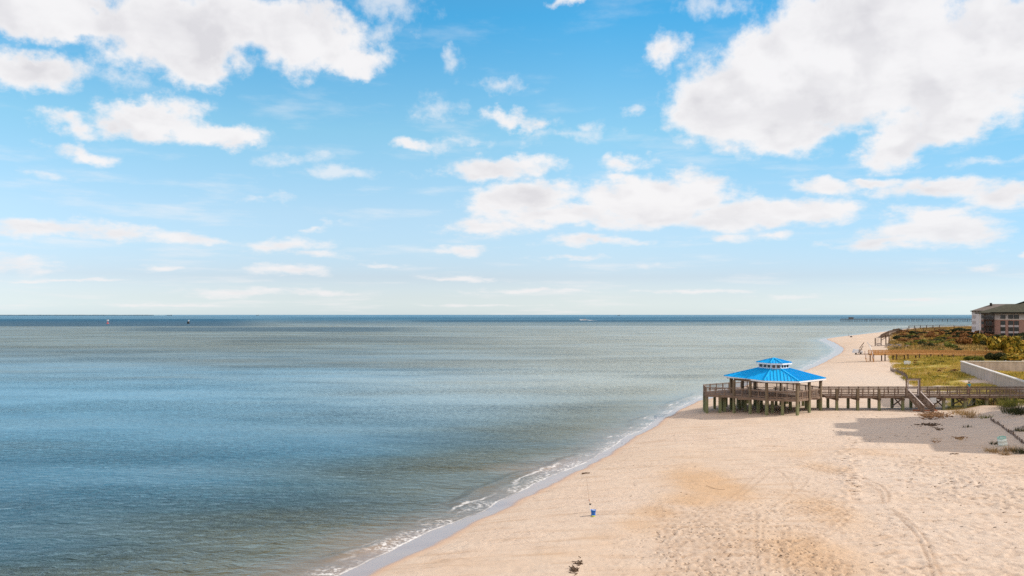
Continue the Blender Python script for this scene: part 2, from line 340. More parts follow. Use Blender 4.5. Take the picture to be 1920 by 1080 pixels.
def water_mat():
    m, n, b = newmat('bay_water')
    pos = n.node('ShaderNodeNewGeometry').outputs['Position']
    sh = n.attr('off'); dark_band = n.attr('dark_band')
    sxy = n.node('ShaderNodeSeparateXYZ'); n.put(sxy.inputs[0], pos)
    yy = sxy.outputs[1]
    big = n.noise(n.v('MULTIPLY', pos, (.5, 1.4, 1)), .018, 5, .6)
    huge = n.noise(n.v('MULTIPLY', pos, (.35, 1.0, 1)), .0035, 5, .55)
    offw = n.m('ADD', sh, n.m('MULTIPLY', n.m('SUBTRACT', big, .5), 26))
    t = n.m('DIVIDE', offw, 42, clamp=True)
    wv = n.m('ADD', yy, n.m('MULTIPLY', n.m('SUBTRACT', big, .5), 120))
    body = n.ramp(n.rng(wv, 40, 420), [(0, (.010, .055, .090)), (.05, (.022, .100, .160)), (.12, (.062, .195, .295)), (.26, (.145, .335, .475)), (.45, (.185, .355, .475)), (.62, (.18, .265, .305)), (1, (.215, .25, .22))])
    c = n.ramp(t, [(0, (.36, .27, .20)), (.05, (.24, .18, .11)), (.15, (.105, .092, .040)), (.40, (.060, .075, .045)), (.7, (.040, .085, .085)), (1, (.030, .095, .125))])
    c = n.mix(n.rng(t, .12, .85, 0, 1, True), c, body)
    patch = n.rng(n.m('ADD', huge, n.m('MULTIPLY', n.m('SUBTRACT', big, .5), .5)), .44, .56, 0, 1, True)
    c = n.mix(n.m('MULTIPLY', n.m('MULTIPLY', patch, n.rng(yy, 80, 200, 0, .55)), n.rng(yy, 300, 900, 1, .35)), c, (.16, .175, .145))
    palew = n.m('MULTIPLY', n.m('MULTIPLY', n.rng(n.m('DIVIDE', offw, yy), .58, .12, 0, 1, True), n.rng(yy, 75, 190, 0, 1, True)), n.rng(sh, 0, 6, .5, .85))
    c = n.mix(palew, c, (.47, .49, .43))  # pale sandy shallows; the lighter colour also stands in for sun glitter
    mot = n.noise(n.v('MULTIPLY', pos, (.30, 1, 1)), .085, 6, .62)
    c = n.mix(n.m('MULTIPLY', n.rng(mot, .42, .70, 0, 1), .38), c, n.mix(.5, c, (.20, .19, .14)))
    c = n.mix(n.rng(mot, .30, .52, .38, 0), c, (.02, .07, .12))
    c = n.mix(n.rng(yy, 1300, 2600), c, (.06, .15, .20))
    c = n.mix(n.m('MULTIPLY', dark_band, .62), c, (.01, .10, .21))  # far bands tinted a darker blue, with weaker reflection
    # foam on the swash front, on the little breaker and scattered whitecaps
    nf = n.noise(pos, 2.6, 7, .68); nl = n.noise(n.v('MULTIPLY', pos, (1, 1, 1)), .28, 4, .55)
    nm = n.noise(pos, .75, 5, .6)
    shn = n.m('ADD', sh, n.m('MULTIPLY', n.m('SUBTRACT', nm, .5), .6))
    edge = n.rng(n.m('ABSOLUTE', n.m('SUBTRACT', sh, .14)), .02, .16, .9, 0, True)
    edge = n.m('MULTIPLY', edge, n.m('MULTIPLY', n.rng(nf, .30, .50), n.rng(nl, .32, .55, .25, 1)))
    sheet = n.m('MULTIPLY', n.rng(sh, 2.6, .3, 0, 1, True), n.rng(nf, .48, .58))
    sheet = n.m('MULTIPLY', sheet, n.rng(nl, .39, .56, .12, 1, True))
    bo = n.m('SUBTRACT', shn, n.rng(nl, .3, .7, 1.5, 2.6))
    brk = n.rng(n.m('ABSOLUTE', bo), .02, .30, .85, 0, True)
    brk = n.m('MULTIPLY', n.m('MULTIPLY', brk, n.rng(nf, .36, .52)), n.rng(n.noise(pos, .10, 3, .5), .48, .60, 0, .9, True))
    fo = n.m('MAXIMUM', n.m('MAXIMUM', edge, sheet), brk)
    wc = n.noise(n.v('MULTIPLY', pos, (.35, 1, 1)), .16, 3, .5)
    wcap = n.m('MULTIPLY', n.rng(wc, .765, .79), n.m('MULTIPLY', n.rng(yy, 160, 380), n.rng(nf, .4, .6)))
    fo = n.m('MAXIMUM', fo, wcap)
    c = n.mix(fo, c, (.80, .78, .76))
    rgh = n.m('MAXIMUM', n.rng(fo, 0, 1, 0, .8), n.rng(yy, 60, 1500, .05, .2))
    # ripples: crests run roughly east-west, leaning to the shore; the wind patches change their height
    rot = n.node('ShaderNodeVectorRotate', rotation_type='Z_AXIS'); n.put(rot.inputs['Vector'], pos); rot.inputs['Angle'].default_value = R(8)
    rp = rot.outputs[0]
    w1 = n.noise(n.v('MULTIPLY', rp, (.62, 1, 1)), 1.25, 5, .60, dist=.5)
    w2 = n.noise(n.v('MULTIPLY', rp, (.42, 1, 1)), .26, 4, .55, dist=.3)
    w25 = n.noise(n.v('MULTIPLY', rp, (.35, 1, 1)), .11, 5, .6, dist=.3)
    w3 = n.noise(n.v('MULTIPLY', rp, (.22, 1, 1)), .055, 4, .5)
    hgt = n.m('ADD', n.m('MULTIPLY', w1, 1.15), n.m('ADD', n.m('MULTIPLY', w2, 1.7), n.m('ADD', n.m('MULTIPLY', w25, 2.4), n.m('MULTIPLY', w3, 1.6))))
    wind = n.rng(n.noise(n.v('MULTIPLY', pos, (.5, 1.3, 1)), .022, 4, .6), .35, .65, .45, 1.15, True)
    calm = n.m('MULTIPLY', n.rng(sh, .3, 14, .06, 1), n.m('ADD', wind, n.m('MULTIPLY', dark_band, .5)))
    bp = n.node('ShaderNodeBump'); bp.inputs['Distance'].default_value = 1.0
    n.put(bp.inputs['Strength'], calm); n.put(bp.inputs['Height'], hgt)
    # body of the turbid water under a reflecting skin; steep unresolved wavelets keep the skin from ever mirroring fully
    df = n.node('ShaderNodeBsdfDiffuse'); n.put(df.inputs['Color'], c); n.l.new(bp.outputs[0], df.inputs['Normal'])
    gl = n.node('ShaderNodeBsdfGlossy'); gl.inputs['Color'].default_value = (.66, .86, 1, 1); n.put(gl.inputs['Roughness'], rgh); n.l.new(bp.outputs[0], gl.inputs['Normal'])
    fr = n.node('ShaderNodeFresnel'); fr.inputs['IOR'].default_value = 1.333; n.l.new(bp.outputs[0], fr.inputs['Normal'])
    fac = n.m('MULTIPLY', n.m('MINIMUM', n.m('MULTIPLY', fr.outputs[0], .74), .46), n.m('SUBTRACT', 1.0, n.m('MULTIPLY', dark_band, .66)))
    fac = n.m('MULTIPLY', fac, n.rng(fo, 0, 1, 1, .15))
    ms = n.node('ShaderNodeMixShader'); n.put(ms.inputs[0], fac); n.l.new(df.outputs[0], ms.inputs[1]); n.l.new(gl.outputs[0], ms.inputs[2])
    out = [q for q in m.node_tree.nodes if q.type == 'OUTPUT_MATERIAL'][0]; m.node_tree.nodes.remove(b); n.l.new(ms.outputs[0], out.inputs[0])
    return m
M['water'] = water_mat()

# ---------------------------------------------------------------- ground sheet
def axis(lo, hi, step, far_lo, far_hi, gr, gr2=None, smax=9e9):
    a = list(np.arange(lo, hi+1e-6, step)); st = step; x = hi
    while x < far_hi: st = min(st*gr, max(smax, x*.05)) if smax < 9e8 else st*gr; x += st; a.append(x)
    st = step; x = lo; pre = []
    while x > far_lo: st *= (gr2 or gr); x -= st; pre.append(x)
    return np.array(pre[::-1]+a)
gx = axis(-14, 62, .16, -60000, 90000, 1.017, 1.10)
gy = axis(38, 126, .2, -3000, 60000, 1.016, 1.3)
X, Y = np.meshgrid(gx, gy)
sS = shore(X, Y); qD = dune(X, Y)
Z = terr(X, Y)
def pxrad(px, py, rx, ry):
    p = g(px, py); return p.x, p.y, rx*p.y/F, ry*p.y**2/(F*(H-p.z))
damp_a = np.zeros_like(X); pale_a = np.zeros_like(X)
for px, py, rx, ry, a in ((1320,900,75,42,1.1),(1300,935,80,22,.8),(1200,985,60,22,.55),(1130,1010,60,20,.5),(1060,1035,70,16,.4),(1560,880,60,22,.6),(1500,850,70,18,.45),(1520,1040,110,60,.75),(1430,1010,160,70,.35),(1230,960,60,26,.6),(1640,850,60,14,.5),(1700,930,70,20,.35),(1560,960,90,60,.55),(1180,1075,60,22,.4)):
    cx, cy, ax, ay = pxrad(px, py, rx, ry)
    damp_a = np.maximum(damp_a, a*np.exp(-(((X-cx)/ax)**2+((Y-cy)/ay)**2)))
damp_a *= .55+.9*fbm(X, Y, 5, 4, 77)
for px, py, rx, ry, a in ((1750,900,200,60,.8),(1800,1000,190,80,.7),(1620,800,150,22,.9),(1500,810,100,14,.5),(1680,975,60,20,.9),(1700,720,120,60,1),(1860,800,160,40,1)):
    cx, cy, ax, ay = pxrad(px, py, rx, ry)
    pale_a = np.maximum(pale_a, a*np.exp(-(((X-cx)/ax)**2+((Y-cy)/ay)**2)))
wetx = [plane(px, py, .25) for px, py in ((350,1270),(712,1080),(833,1027),(925,971),(1000,937),(1058,911),(1092,888),(1128,862),(1150,838),(1215,812),(1237,788),(1265,773),(1318,750))]
wy = np.array([p[1] for p in wetx]); wxx = np.array([p[0] for p in wetx])
WE = np.where(Y < wy[-1], np.interp(Y, wy, wxx)-S(Y), 4.2+.004*(Y-wy[-1]))
WE = np.clip(WE*.86, 1.4, 30)
wet_a = 1-np.clip((sS-WE*.75)/2.2+.5, 0, 1)
veg_a = sstep(0, 4, qD)*.95 - sstep(-.2, .8, ((fbm(X, Y, 13, 3, 55)-.57)*4))*0.6
veg_a = np.where(Y < 119, veg_a*0+sstep(9, 20, qD)*.5*sstep(116, 122, Y+6*fbm(X, Y, 5, 2, 4)), veg_a)
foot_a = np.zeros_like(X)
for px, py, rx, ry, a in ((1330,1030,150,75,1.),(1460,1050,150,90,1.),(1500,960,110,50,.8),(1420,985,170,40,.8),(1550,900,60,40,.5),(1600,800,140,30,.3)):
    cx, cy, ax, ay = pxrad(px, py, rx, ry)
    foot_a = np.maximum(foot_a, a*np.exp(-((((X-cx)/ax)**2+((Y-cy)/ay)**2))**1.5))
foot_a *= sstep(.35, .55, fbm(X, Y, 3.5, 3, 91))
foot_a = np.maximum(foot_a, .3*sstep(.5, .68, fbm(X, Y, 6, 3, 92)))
# footprints, pits and wheel tracks pressed into the sheet
pit_shade_a = np.zeros_like(Z)
ix_lo, ix_hi = np.searchsorted(gx, -14), np.searchsorted(gx, 62); iy_lo, iy_hi = np.searchsorted(gy, 38), np.searchsorted(gy, 126)
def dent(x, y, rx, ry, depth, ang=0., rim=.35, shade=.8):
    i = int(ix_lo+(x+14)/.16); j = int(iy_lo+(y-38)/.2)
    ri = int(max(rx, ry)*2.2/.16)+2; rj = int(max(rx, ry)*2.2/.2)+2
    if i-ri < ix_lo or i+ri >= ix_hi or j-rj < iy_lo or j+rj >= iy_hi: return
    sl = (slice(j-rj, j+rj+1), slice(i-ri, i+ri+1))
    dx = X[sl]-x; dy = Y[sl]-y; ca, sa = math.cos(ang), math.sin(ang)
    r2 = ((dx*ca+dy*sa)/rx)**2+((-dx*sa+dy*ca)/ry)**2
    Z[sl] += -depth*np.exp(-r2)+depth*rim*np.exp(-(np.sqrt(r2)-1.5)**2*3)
    pit_shade_a[sl] = np.maximum(pit_shade_a[sl], shade*np.exp(-r2*1.4))
def inbox(px0, py0, px1, py1, n):
    for _ in range(n):
        px = random.uniform(px0, px1); py = random.uniform(py0, py1)
        yield plane(px, py, 1.45)
def area_pts(px0, px1, py0, py1, n):      # uniform on the ground
    for _ in range(n):
        u = random.random(); i0, i1 = 1/(py1-590)**1, 1/(py0-590)**1
        py = 590+1/(i0+(i1-i0)*u); yield plane(random.uniform(px0, px1), py, 1.45)
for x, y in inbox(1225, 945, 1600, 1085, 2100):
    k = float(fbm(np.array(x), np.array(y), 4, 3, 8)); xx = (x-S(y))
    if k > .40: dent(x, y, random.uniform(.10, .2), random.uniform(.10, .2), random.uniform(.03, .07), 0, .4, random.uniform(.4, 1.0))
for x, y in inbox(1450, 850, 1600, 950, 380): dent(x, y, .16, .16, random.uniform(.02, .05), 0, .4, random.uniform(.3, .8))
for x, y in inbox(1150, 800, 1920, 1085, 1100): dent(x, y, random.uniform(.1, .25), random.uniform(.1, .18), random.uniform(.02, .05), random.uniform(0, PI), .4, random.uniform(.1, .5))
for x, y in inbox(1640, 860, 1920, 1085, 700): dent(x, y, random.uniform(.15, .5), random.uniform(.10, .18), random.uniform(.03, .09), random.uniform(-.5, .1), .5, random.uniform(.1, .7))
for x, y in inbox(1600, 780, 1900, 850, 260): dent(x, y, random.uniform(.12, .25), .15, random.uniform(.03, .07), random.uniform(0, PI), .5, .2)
def poly(pts, step=.3):
    w3 = [g(*p) for p in pts]; out = []
    for a, b in zip(w3, w3[1:]):
        n = max(1, int((b-a).length/step))
        for k in range(n): out.append(a.lerp(b, k/n))
    return out
def spline(pts, per=6):
    out = []
    P_ = [pts[0]]+list(pts)+[pts[-1]]
    for i in range(1, len(P_)-2):
        p0, p1, p2, p3 = P_[i-1:i+3]
        for k in range(per):
            t = k/per
            out.append(tuple(.5*((2*p1[c])+(-p0[c]+p2[c])*t+(2*p0[c]-5*p1[c]+4*p2[c]-p3[c])*t*t+(-p0[c]+3*p1[c]-3*p2[c]+p3[c])*t**3) for c in (0, 1)))
    out.append(pts[-1]); return out
tracks = [[(1766,1085),(1752,1050),(1735,1010),(1712,985),(1690,968),(1666,952)],[(1752,1085),(1738,1045),(1720,1008),(1698,982),(1676,962)],
 [(1665,942),(1667,930),(1660,918),(1642,906),(1610,893),(1560,880),(1500,866)],[(1655,944),(1653,930),(1646,920),(1628,908),(1595,896),(1545,883),(1490,870)],
 [(1220,1070),(1270,1010),(1320,965),(1380,925),(1420,890),(1448,878),(1476,897),(1486,915),(1470,935),(1440,955)],
 [(1240,1075),(1290,1010),(1340,968),(1400,922),(1432,895),(1452,882),(1505,893),(1512,905),(1490,925)],
 [(1420,965),(1415,1010),(1425,1085)],[(1436,965),(1430,1010),(1442,1085)],[(1478,990),(1482,1030),(1495,1085)],[(1466,995),(1470,1030),(1476,1085)],
 [(1600,965),(1560,1000),(1500,1040),(1420,1085)],[(1590,960),(1545,997),(1480,1035),(1400,1080)]]
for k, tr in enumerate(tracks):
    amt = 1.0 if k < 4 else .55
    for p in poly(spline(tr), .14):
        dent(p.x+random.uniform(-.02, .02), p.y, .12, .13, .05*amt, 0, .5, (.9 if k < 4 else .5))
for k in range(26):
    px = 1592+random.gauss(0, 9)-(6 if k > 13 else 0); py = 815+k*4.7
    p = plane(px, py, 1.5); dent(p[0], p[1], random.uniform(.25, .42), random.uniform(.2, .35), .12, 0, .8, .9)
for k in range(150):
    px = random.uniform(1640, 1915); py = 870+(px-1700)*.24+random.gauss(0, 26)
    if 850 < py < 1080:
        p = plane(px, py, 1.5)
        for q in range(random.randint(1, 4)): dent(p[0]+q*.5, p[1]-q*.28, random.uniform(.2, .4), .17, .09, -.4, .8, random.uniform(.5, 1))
Zg = Z
GROUND = grid_mesh('beach', gx, gy, Z, {'wet': wet_a, 'veg': veg_a, 'damp': damp_a, 'pale': pale_a, 'pit_shade': pit_shade_a, 'foot': foot_a}, M['sand'])

# ---------------------------------------------------------------- water sheet
wxs = axis(-22, 48, .22, -90000, 90000, 1.03, 1.03); wys = axis(36, 165, .25, -3000, 90000, 1.018, 1.3)
X, Y = np.meshgrid(wxs, wys); off = -shore(X, Y)
dark_band = np.zeros_like(X)
PX = 960+F*X/np.maximum(Y, 1)
def band(d0, d1, x0, x1, a, sx_=None):
    global dark_band
    nz = fbm(X/8, Y, 160, 3, int(d0)); e = .12*(nz-.5)*2
    Yn = Y*(1+e)
    r = X/np.maximum(Y, 1); sf = .05
    m = sstep(d0*.93, d0*1.05, Yn)*sstep(d1*1.09, d1*.95, Yn)*sstep(x0-sf, x0+sf, r)*sstep(x1+sf, x1-sf, r)
    dark_band = np.maximum(dark_band, a*m)
K = lambda px: (px-960)/F
band(1150, 2700, K(-900), K(480), 1.0); band(1500, 2700, K(480), K(760), .45)
band(720, 960, K(240), K(760), .75); band(1750, 2500, K(760), K(1400), .85); band(2900, 4600, K(540), K(1400), .5)
band(470, 560, K(430), K(900), .30); band(330, 370, K(-300), K(300), .22); band(3200, 6000, K(1250), K(2300), .35)
zb = .11*np.exp(-((off-2.4-1.3*(fbm(X, Y, 7, 2, 61)-.5)*2)/.55)**2)*sstep(.4, .55, fbm(X, Y, 12, 2, 62))
Zw = np.where(off > .3, zb, 0)
WATER = grid_mesh('water', wxs, wys, Zw, {'off': off, 'dark_band': dark_band}, M['water'])

# ---------------------------------------------------------------- mesh builder
class MB:
    def __init__(s): s.v = []; s.f = []
    def quadbox(s, P8):
        b = len(s.v); s.v += [tuple(p) for p in P8]
        s.f += [(b, b+3, b+2, b+1), (b+4, b+5, b+6, b+7), (b, b+1, b+5, b+4), (b+1, b+2, b+6, b+5), (b+2, b+3, b+7, b+6), (b+3, b, b+4, b+7)]
    def box(s, c, sz, rz=0):
        e = random.uniform(0, .004); hx, hy, hz = (q/2+e for q in sz); ca, sa = math.cos(rz), math.sin(rz)
        P8 = []
        for dz in (-hz, hz):
            for dx, dy in ((-hx, -hy), (hx, -hy), (hx, hy), (-hx, hy)):
                P8.append((c[0]+dx*ca-dy*sa, c[1]+dx*sa+dy*ca, c[2]+dz))
        s.quadbox(P8)
    def bar(s, a, b, wd, ht, up=(0, 0, 1)):
        a = Vector(a); b = Vector(b); t = (b-a).normalized(); u = Vector(up)
        if abs(t.dot(u)) > .95: u = Vector((0, 1, 0))
        r = t.cross(u).normalized(); u = r.cross(t); e = random.uniform(0, .003)
        P8 = []
        for p in (a, b):
            for i, j in ((-1, -1), (1, -1), (1, 1), (-1, 1)): P8.append(p+r*(wd/2+e)*i+u*(ht/2+e)*j)
        s.quadbox(P8)
    def tube(s, a, b, r0, r1=None, n=8, cap=True):
        a = Vector(a); b = Vector(b); r1 = r0 if r1 is None else r1; t = (b-a).normalized()
        u = Vector((0, 0, 1)) if abs(t.z) < .9 else Vector((1, 0, 0)); x = t.cross(u).normalized(); y = t.cross(x)
        k = len(s.v)
        for p, r in ((a, r0), (b, r1)):
            for i in range(n):
                th = 2*PI*i/n; s.v.append(tuple(p+x*math.cos(th)*r+y*math.sin(th)*r))
        for i in range(n): j = (i+1) % n; s.f.append((k+i, k+j, k+n+j, k+n+i))
        if cap: s.f.append(tuple(range(k+n-1, k-1, -1))); s.f.append(tuple(range(k+n, k+2*n)))
    def lathe(s, c, prof, n=20, tilt=None):
        k = len(s.v); mt = Matrix.Identity(3) if tilt is None else tilt
        for r, z in prof:
            for i in range(n):
                th = 2*PI*i/n; p = mt @ Vector((r*math.cos(th), r*math.sin(th), z)); s.v.append((c[0]+p.x, c[1]+p.y, c[2]+p.z))
        for q in range(len(prof)-1):
            for i in range(n): j = (i+1) % n; s.f.append((k+q*n+i, k+q*n+j, k+q*n+n+j, k+q*n+n+i))
    def prism(s, pts, z0, z1):
        n = len(pts); k = len(s.v)
        s.v += [(p[0], p[1], z0) for p in pts]+[(p[0], p[1], z1) for p in pts]
        s.f.append(tuple(range(k+n-1, k-1, -1))); s.f.append(tuple(range(k+n, k+2*n)))
        for i in range(n): j = (i+1) % n; s.f.append((k+i, k+j, k+n+j, k+n+i))
    def quad(s, *p): k = len(s.v); s.v += [tuple(q) for q in p]; s.f.append(tuple(range(k, k+len(p))))
    def build(s, name, mat, parent=None, origin=None, smooth=False):
        o0 = Vector(parent['_org']) if parent is not None and '_org' in parent else (Vector(origin) if origin else Vector((0, 0, 0)))
        me = bpy.data.meshes.new(name); me.from_pydata([(a-o0.x, b-o0.y, c-o0.z) for a, b, c in s.v], [], s.f); me.update()
        if smooth:
            for p in me.polygons: p.use_smooth = True
        me.materials.append(M[mat] if isinstance(mat, str) else mat)
        o = bpy.data.objects.new(name, me); COL.objects.link(o)
        if parent is not None: o.parent = parent; o['_org'] = tuple(o0)
        elif origin: o.location = o0
        return o
def tag(o, label, cat, group=None, kind=None):
    o['label'] = label; o['category'] = cat
    if group: o['group'] = group
    if kind: o['kind'] = kind
    return o
def thing(name, loc, label, cat, group=None):
    o = bpy.data.objects.new(name, None); COL.objects.link(o); o.location = loc; o['_org'] = tuple(loc); o.empty_display_size = .3
    return tag(o, label, cat, group)
def one(fn, name, mat, parent, **k):
    m = MB(); fn(m); return m.build(name, mat, parent, **k)

# ---------------------------------------------------------------- pavilion
DZ = 3.48; RZ = 4.50
deckP = [(27.6,121.4),(31.2,119.9),(34.5,115.5),(38.2,114.3),(43.0,118.9),(44.0,122.4),(41.6,129.0),(36.4,132.1),(28.3,126.0)]
eave = [Vector((30.7,123.7)), Vector((33.9,114.6)), Vector((38.15,113.4)), Vector((43.7,118.7))]
cen = (eave[0]+eave[3])/2
eave += [2*cen-eave[1], 2*cen-eave[2]]
pav = thing('pavilion', (cen.x, cen.y, gz(cen.x, cen.y)), 'large open beach pavilion on piles with bright blue metal roof and small cupola', 'pavilion')
def deck_boards(m, P_, z, ang=0, bw=.14):
    m.prism(P_, z-.045, z)
m = MB(); m.prism(deckP, DZ-.05, DZ); m.build('deck', 'deckwood', pav)
m = MB(); n = len(deckP)
for i in range(n):
    a = deckP[i]; b = deckP[(i+1) % n]
    m.bar((*a, DZ-.2), (*b, DZ-.2), .09, .32)
for k in range(6):
    y = 117.2+k*2.2; m.bar((31, y, DZ-.22), (42, y, DZ-.22), .14, .28)
m.build('rim_beam', 'railwood', pav)
def railing(parent, a, b, z, h=1.02, base=None, post_sp=1.45, mat='railwood', bal=.17, post=.12, skip_first=False, cap='deckwood', posts=True, midrail=False):
    a = Vector((a[0], a[1])); b = Vector((b[0], b[1])); L = (b-a).length; n = max(1, round(L/post_sp)); z2 = z if base is None else base
    m = MB(); zz = lambda t: z+(z2-z)*t
    m.bar((*a, z+h), (*b, z2+h), .15, .05); m.build('handrail', cap, parent)
    m = MB(); m.bar((*a, z+h-.12), (*b, z2+h-.12), .05, .10); m.bar((*a, z+.15), (*b, z2+.15), .05, .10)
    if midrail:
        for q in (.32, .5, .68): m.bar((*a, z+h*q), (*b, z2+h*q), .04, .075)
    nb = int(L/bal) if bal else 0
    for i in range(nb):
        t = (i+.5)/nb; p = a.lerp(b, t); m.bar((*p, zz(t)+.13), (*p, zz(t)+h-.08), .035, .035)
    m.build('balusters', mat, parent)
    if posts:
        for i in range(1 if skip_first else 0, n+1):
            p = a.lerp(b, i/n)
            def pf(m): m.box((p.x, p.y, zz(i/n)+h/2-.15), (post, post, h+.3), math.atan2(b.y-a.y, b.x-a.x))
            one(pf, 'rail_post', mat, parent)
for i in range(n):
    a = deckP[i]; b = deckP[(i+1) % n]
    if i == 4: continue
    railing(pav, a, b, DZ, skip_first=True)
def pile(parent, x, y, top, w_=.34, mat='pile', name='pile'):
    m = MB(); z0 = gz(x, y)-.6; m.box((x, y, (z0+top)/2), (w_, w_, top-z0), random.uniform(-.1, .1)); return m.build(name, mat, parent)
tall = [(31.2,119.9),(32.85,117.7),(34.45,115.45),(38.2,114.25),(40.6,116.55),(43.0,118.9)]
def zroof(x, y):
    # height of the roof underside above a point: hexagonal cone
    p = Vector((x, y))-cen; best = 0
    for i in range(6):
        a = eave[i]-cen; b = eave[(i+1) % 6]-cen; nn = Vector((b.y-a.y, -(b.x-a.x))).normalized(); dd = nn.dot(a)
        best = max(best, nn.dot(p)/dd)
    return 5.93+(1-best)*1.75
for x, y in tall+[(31.7,123.5),(32.3,125.5),(36.4,127.9),(40.0,126.9),(41.5,123.5),(34.2,126.6)]:
    out = MB(); z0 = gz(x, y)-.6; top = zroof(x, y)-.05
    out.box((x, y, (z0+top)/2), (.30, .30, top-z0), .5); out.build('roof_post', 'pile', pav)
for x, y in [(36.4,114.9),(27.75,121.5),(29.4,120.7),(28.35,125.8),(28.0,123.7),(30.2,127.2),(32.4,129),(34.5,130.5),(36.4,131.8),(39,130.4),(41.5,128.8),(42.8,125.5),(43.9,122.4),
             (30.4,123.2),(33.2,121.5),(33.2,124.5),(33.8,127.4),(36.0,118),(36.2,121),(36.3,124.2),(36.6,127.4),(39.3,117.3),(39.2,120.2),(39.3,123.3),(39.3,127),(41.8,121.2),(30.3,121.6),(34.2,118.6)]:
    pile(pav, x, y, DZ-.06)
# cross beams hanging at the front posts
m = MB()
for a, b in ((tall[0], tall[2]), (tall[2], tall[3]), (tall[3], tall[5])): m.bar((*a, 5.72), (*b, 5.72), .12, .28)
E2 = [cen+(e-cen)*.93 for e in eave]
for i in (3, 4, 5): m.bar((*E2[i], 5.70), (*E2[(i+1) % 6], 5.70), .12, .25)
m.build('roof_beam', 'darkwood', pav)
def hiproof(parent, name, z0, z1, s0, s1, seam=.42, th=.06):
    O = [cen+(e-cen)*s0 for e in eave]; I = [cen+(e-cen)*s1 for e in eave]
    m = MB(); sm = MB(); caps = []
    for i in range(6):
        a, b, c, d = O[i], O[(i+1) % 6], I[(i+1) % 6], I[i]
        A, B, C_, D_ = (*a, z0), (*b, z0), (*c, z1), (*d, z1)
        if s1 > .01: m.quad(A, B, C_, D_)
        else: m.quad(A, B, C_)
        m.quad((*b, z0-th), (*a, z0-th), A, B) if False else None
        A, B, C_, D_ = Vector(A), Vector(B), Vector(C_), Vector(D_)
        nn = (B-A).cross(D_-A).normalized(); ed = (B-A).normalized(); L = (B-A).length
        foot = (D_-A).dot(ed); up = (D_-A)-ed*foot   # up-slope vector to the top edge
        footR = (C_-B).dot(-ed)
        k = int(L/seam)
        for q in range(1, k):
            t = q*L/k
            if t < foot: fr = t/foot
            elif t > L-footR: fr = (L-t)/footR
            else: fr = 1
            p = A+ed*t+nn*.02; sm.bar(p, p+up*fr, .06, .13, nn)
        cm = MB(); cm.bar(A+Vector((0, 0, .06)), D_+Vector((0, 0, .06)), .20, .12); caps.append(cm)
    r = m.build(name, 'blue', parent)
    sm.build('roof_seam', 'blue', r)
    for cm in caps: cm.build('ridge_cap', 'blue', r)
    f = MB()
    for i in range(6):
        f.bar((*O[i], z0-.11), (*O[(i+1) % 6], z0-.11), .06, .20)
    f.build('fascia', 'white', r)
    und = MB(); und.v += [(*o, z0-.1) for o in O]; und.f.append(tuple(range(6)[::-1])); und.build('soffit', 'railwood', r)
    return r
hiproof(pav, 'roof', 5.93, 7.22, 1.0, .285)
cup = MB(); C0 = [cen+(e-cen)*.285 for e in eave]
# cupola wall: sill and head bands, corner posts, mullions, open between
for zc, hh in ((7.28, .16), (7.90, .14)):
    for i in range(6): cup.bar((*C0[i], zc), (*C0[(i+1) % 6], zc), .10, hh)
for i in range(6):
    a, b = C0[i], C0[(i+1) % 6]; L = (b-a).length; k = max(1, round(L/.8))
    cup.box((*a, 7.58), (.20, .20, .7), .4)
    for q in range(1, k):
        p = a.lerp(b, q/k); cup.box((*p, 7.58), (.22, .12, .6), math.atan2(b.y-a.y, b.x-a.x))
cw = cup.build('cupola', 'white', pav)
for i in range(6):
    a, b = C0[i], C0[(i+1) % 6]; L = (b-a).length; k = max(1, round(L/.8))
    for q in range(k):
        p = a.lerp(b, (q+.06)/k); r_ = a.lerp(b, (q+.94)/k); mm = (a.lerp(b, (q+.5)/k))
        def wf(m): m.bar((*p, 7.59), (*r_, 7.59), .02, .5); 
        one(wf, 'window', 'glass', cw)
hiproof(pav, 'cupola_roof', 8.02, 8.62, .35, .0, .38)
# picnic tables on the deck
def picnic(x, y, rz, label):
    t = thing('picnic_table', (x, y, DZ), label, 'picnic table', 'picnic tables in the pavilion')
    c, s_ = math.cos(rz), math.sin(rz)
    W = lambda u, v, z: (x+u*c-v*s_, y+u*s_+v*c, DZ+z)
    m = MB()
    for v in (-.3, -.1, .1, .3): m.bar(W(-.9, v, .74), W(.9, v, .74), .18, .04)
    m.build('tabletop', 'railwood', t)
    for sg in (-1, 1):
        m = MB()
        for v in (.62, .78): m.bar(W(-.9, sg*v, .44), W(.9, sg*v, .44), .14, .04)
        m.build('bench', 'railwood', t)
    for u in (-.65, .65):
        m = MB(); m.bar(W(u, -.2, .72), W(u, -.62, .0), .09, .04, (1, 0, 0)); m.bar(W(u, .2, .72), W(u, .62, .0), .09, .04, (1, 0, 0)); m.bar(W(u+.045, -.8, .40), W(u+.045, .8, .40), .04, .09)
        m.build('leg', 'darkwood', t)
picnic(35.2, 124.6, .3, 'wooden picnic table under the blue roof, nearer the water end')
picnic(39.2, 124.8, -.2, 'wooden picnic table under the blue roof, nearer the boardwalk end')

